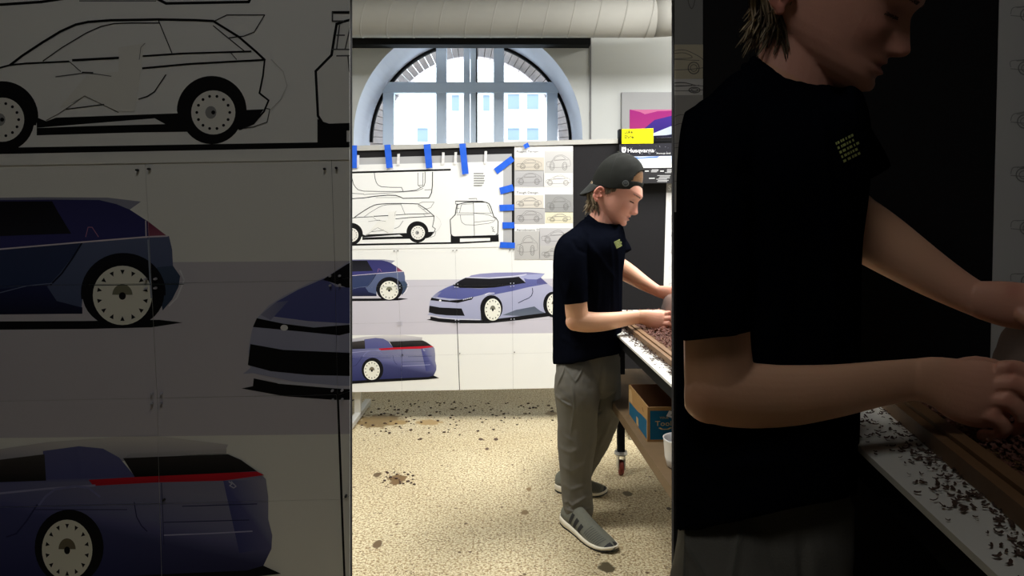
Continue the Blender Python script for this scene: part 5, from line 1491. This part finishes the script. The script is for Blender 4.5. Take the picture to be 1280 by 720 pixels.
def person(fn, shoe_off, label):
    """fn maps a modelled point to the place where the figure stands"""
    vs = lambda V: [fn(Vector(v)) for v in V]
    bw = vs(bV)
    o = obj('person', bw, bF, M_skin, None, True, body_cols(bV)); tag(o, label, 'person', 'men working clay at the tables')
    obj('hair', vs(hairV), hairF, M_hair, o, True, hairC)
    obj('eyebrow', vs(browV), browF, M_lash, o)
    cp = obj('cap', vs(capV), capF, M_cap, o, True)
    obj('brim', vs(brV), brF, M_brim, cp, True)
    bt = MB(); ellipsoid(bt, HD(-12.5, 55.6, 0), (hF * 3.0, hT * 3.0, hU * 1.9), 14, 8); obj('button', vs(bt.v), bt.f, M_cap, cp, True)
    obj('badge', vs(cbV) + vs(cb2V) + vs(cb3V), cbF + [[i + len(cbV) for i in f] for f in cb2F] + [[i + len(cbV) + len(cb2V) for i in f] for f in cb3F], [M_badge, M_badge2], cp,
        midx=[0] * len(cbF) + [1] * len(cb2F) + [0] * len(cb3F))
    obj('seam', vs(seamV), seamF, M_stitch, cp)
    ts = obj('t_shirt', vs(tV), tF, M_shirt, o, True)
    col = MB()
    cpath = []
    for k in range(37):
        q = 2 * PI * k / 36; cpath.append(D(750.5 + 18.3 * math.cos(q), 278.5 + 5.5 * math.cos(q) + 7.0 * max(0, -math.sin(q)) ** 1.3, 1 + 20.5 * math.sin(q)))
    col.tube(cpath, 2.0, 8, cap=False); obj('collar', vs(col.v), col.f, M_shirt, ts, True)
    obj('chest_print', vs(cpV), cpF, M_print, ts)
    tr_ = obj('trousers', vs(pV), pF, M_trs, o, True)
    obj('pocket_flap', vs(fpV), fpF, M_trs, tr_, True); obj('seam', vs(tsV), tsF, M_thread, tr_)
    for up, so, ou, st_, tip, mr in (SH_NEAR, SH_FAR):
        mv = lambda V: [v + shoe_off for v in V]
        s_ = obj('shoe', mv(up[0]), up[1], M_knit, o, True)
        obj('sole', mv(so[0]), so[1], M_sole, s_, True); obj('outsole', mv(ou[0]), ou[1], M_outs, s_, True)
        for v, f in st_: obj('stripe', mv(v), f, M_strp, s_)
        v, f = merge(tip); obj('toe_cap', mv(v), f, M_strp, s_)
        v, f = merge(mr); obj('mesh_panel', mv(v), f, M_mesh, s_)
    return o

Z0 = 2.9
def fn_far(p):
    z = Z0 + p.y * S; return at(p.x, -p.z, z)
ZN0 = 0.915; DEP = .75
def near_raw(p):
    px = (p.x - 438) * K; py = (-p.z - 360) * K + 360
    if px < 856: px = 856 - (856 - px) * .2
    z = ZN0 + p.y * S * DEP; return at(px, py, z)
HF_ = fn_far(D(735, 465, 0)); HN_ = near_raw(D(735, 465, 0)); OFFN = HN_ - HF_
def fn_near(p):
    py = -p.z
    k = min(1, max(0, (py - 452) / 55)); k = k * k * (3 - 2 * k) if p.x < 790 else 0
    a = near_raw(p) if k < 1 else None
    if k == 0: return a
    b_ = fn_far(p) + OFFN
    if k >= 1: return b_
    return a * (1 - k) + b_ * k
person(fn_far, Vector((0, 0, 0)), 'young man in black cap, black tee and grey trousers scraping clay at the studio table')
person(fn_near, OFFN * 1.0 - Vector((0, 0, OFFN.z - DAIS)), 'nearer man in dim light at right, cropped by the frame, leaning over the dark table')
# scraper tools held in the pinched fingers, clay under the other hand of the nearer man
for fn, lab in ((fn_far, 'small dark scraper held by the man in the bright studio'), (fn_near, 'small dark scraper pinched by the nearer man')):
    b = MB(); b.tube([fn(D(849, 405, -22)), fn(D(853, 412, -21)), fn(D(858, 420, -20))], .004, 8)
    q = [fn(D(x, y, -20)) for x, y in ((853, 418), (863, 417), (866, 426), (852, 427))]; b.prism(q, (0, .002, 0))
    tag(b.build('scraper', M_black, smooth=False), lab, 'tool')
cn = near_raw(D(853, 400, 10))
clay_model(Vector((cn.x + .052, cn.y + .02, HTN + .012)), .078, .10, .069, 'rounded dark brown clay block under the hand of the nearer man')
# ------------------------------------------------------------------ camera, lights, world
cam = bpy.data.cameras.new('camera'); cam.sensor_width = 36; cam.sensor_fit = 'HORIZONTAL'; cam.lens = 36 * F / 1280
cam.shift_y = -(360 - HY) / 1280; cam.clip_start = 0.05
co = bpy.data.objects.new('camera', cam); co.location = (0, 0, H); co.rotation_euler = (PI / 2, 0, 0); C.objects.link(co)
bpy.context.scene.camera = co
def area(name, loc, sx, sy, power, rot=(0, 0, 0), col=(1, 1, 1)):
    l = bpy.data.lights.new(name, 'AREA'); l.shape = 'RECTANGLE'; l.size = sx; l.size_y = sy; l.energy = power; l.color = col
    o = bpy.data.objects.new(name, l); o.location = loc; o.rotation_euler = rot; C.objects.link(o); return o
area('studio_overhead_light', (-0.8, 2.25, 3.15), 1.4, .3, 72)  # fill for the board and front floor, no fixture seen
area('studio_overhead_light', (1.35, 3.1, 3.15), .8, 1.2, 136)
area('studio_overhead_light', (2.0, 4.6, 3.1), .5, 1.2, 32)  # unseen light added to brighten the back wall
area('entry_fill_light', (-0.3, -0.3, 3.1), 0.6, .6, 6.6, col=(1, 1, 1))  # unseen light added to set how dim the entry bay reads
su = bpy.data.lights.new('sun', 'SUN'); su.energy = 3.2; su.angle = .01; so = bpy.data.objects.new('sun', su); so.rotation_euler = (math.radians(50), 0, math.radians(-15)); C.objects.link(so)
w = bpy.data.worlds.new('world'); bpy.context.scene.world = w; w.use_nodes = True
bg = w.node_tree.nodes['Background']; bg.inputs[0].default_value = (.76, .88, 1, 1); bg.inputs[1].default_value = 4.5
sc = bpy.context.scene
sc.view_settings.view_transform = 'Standard'; sc.view_settings.look = 'None'; sc.view_settings.gamma = 1; sc.view_settings.exposure = 0
sc.view_settings.use_curve_mapping = False
sc.cycles.use_denoising = True
sc.cycles.max_bounces = 8
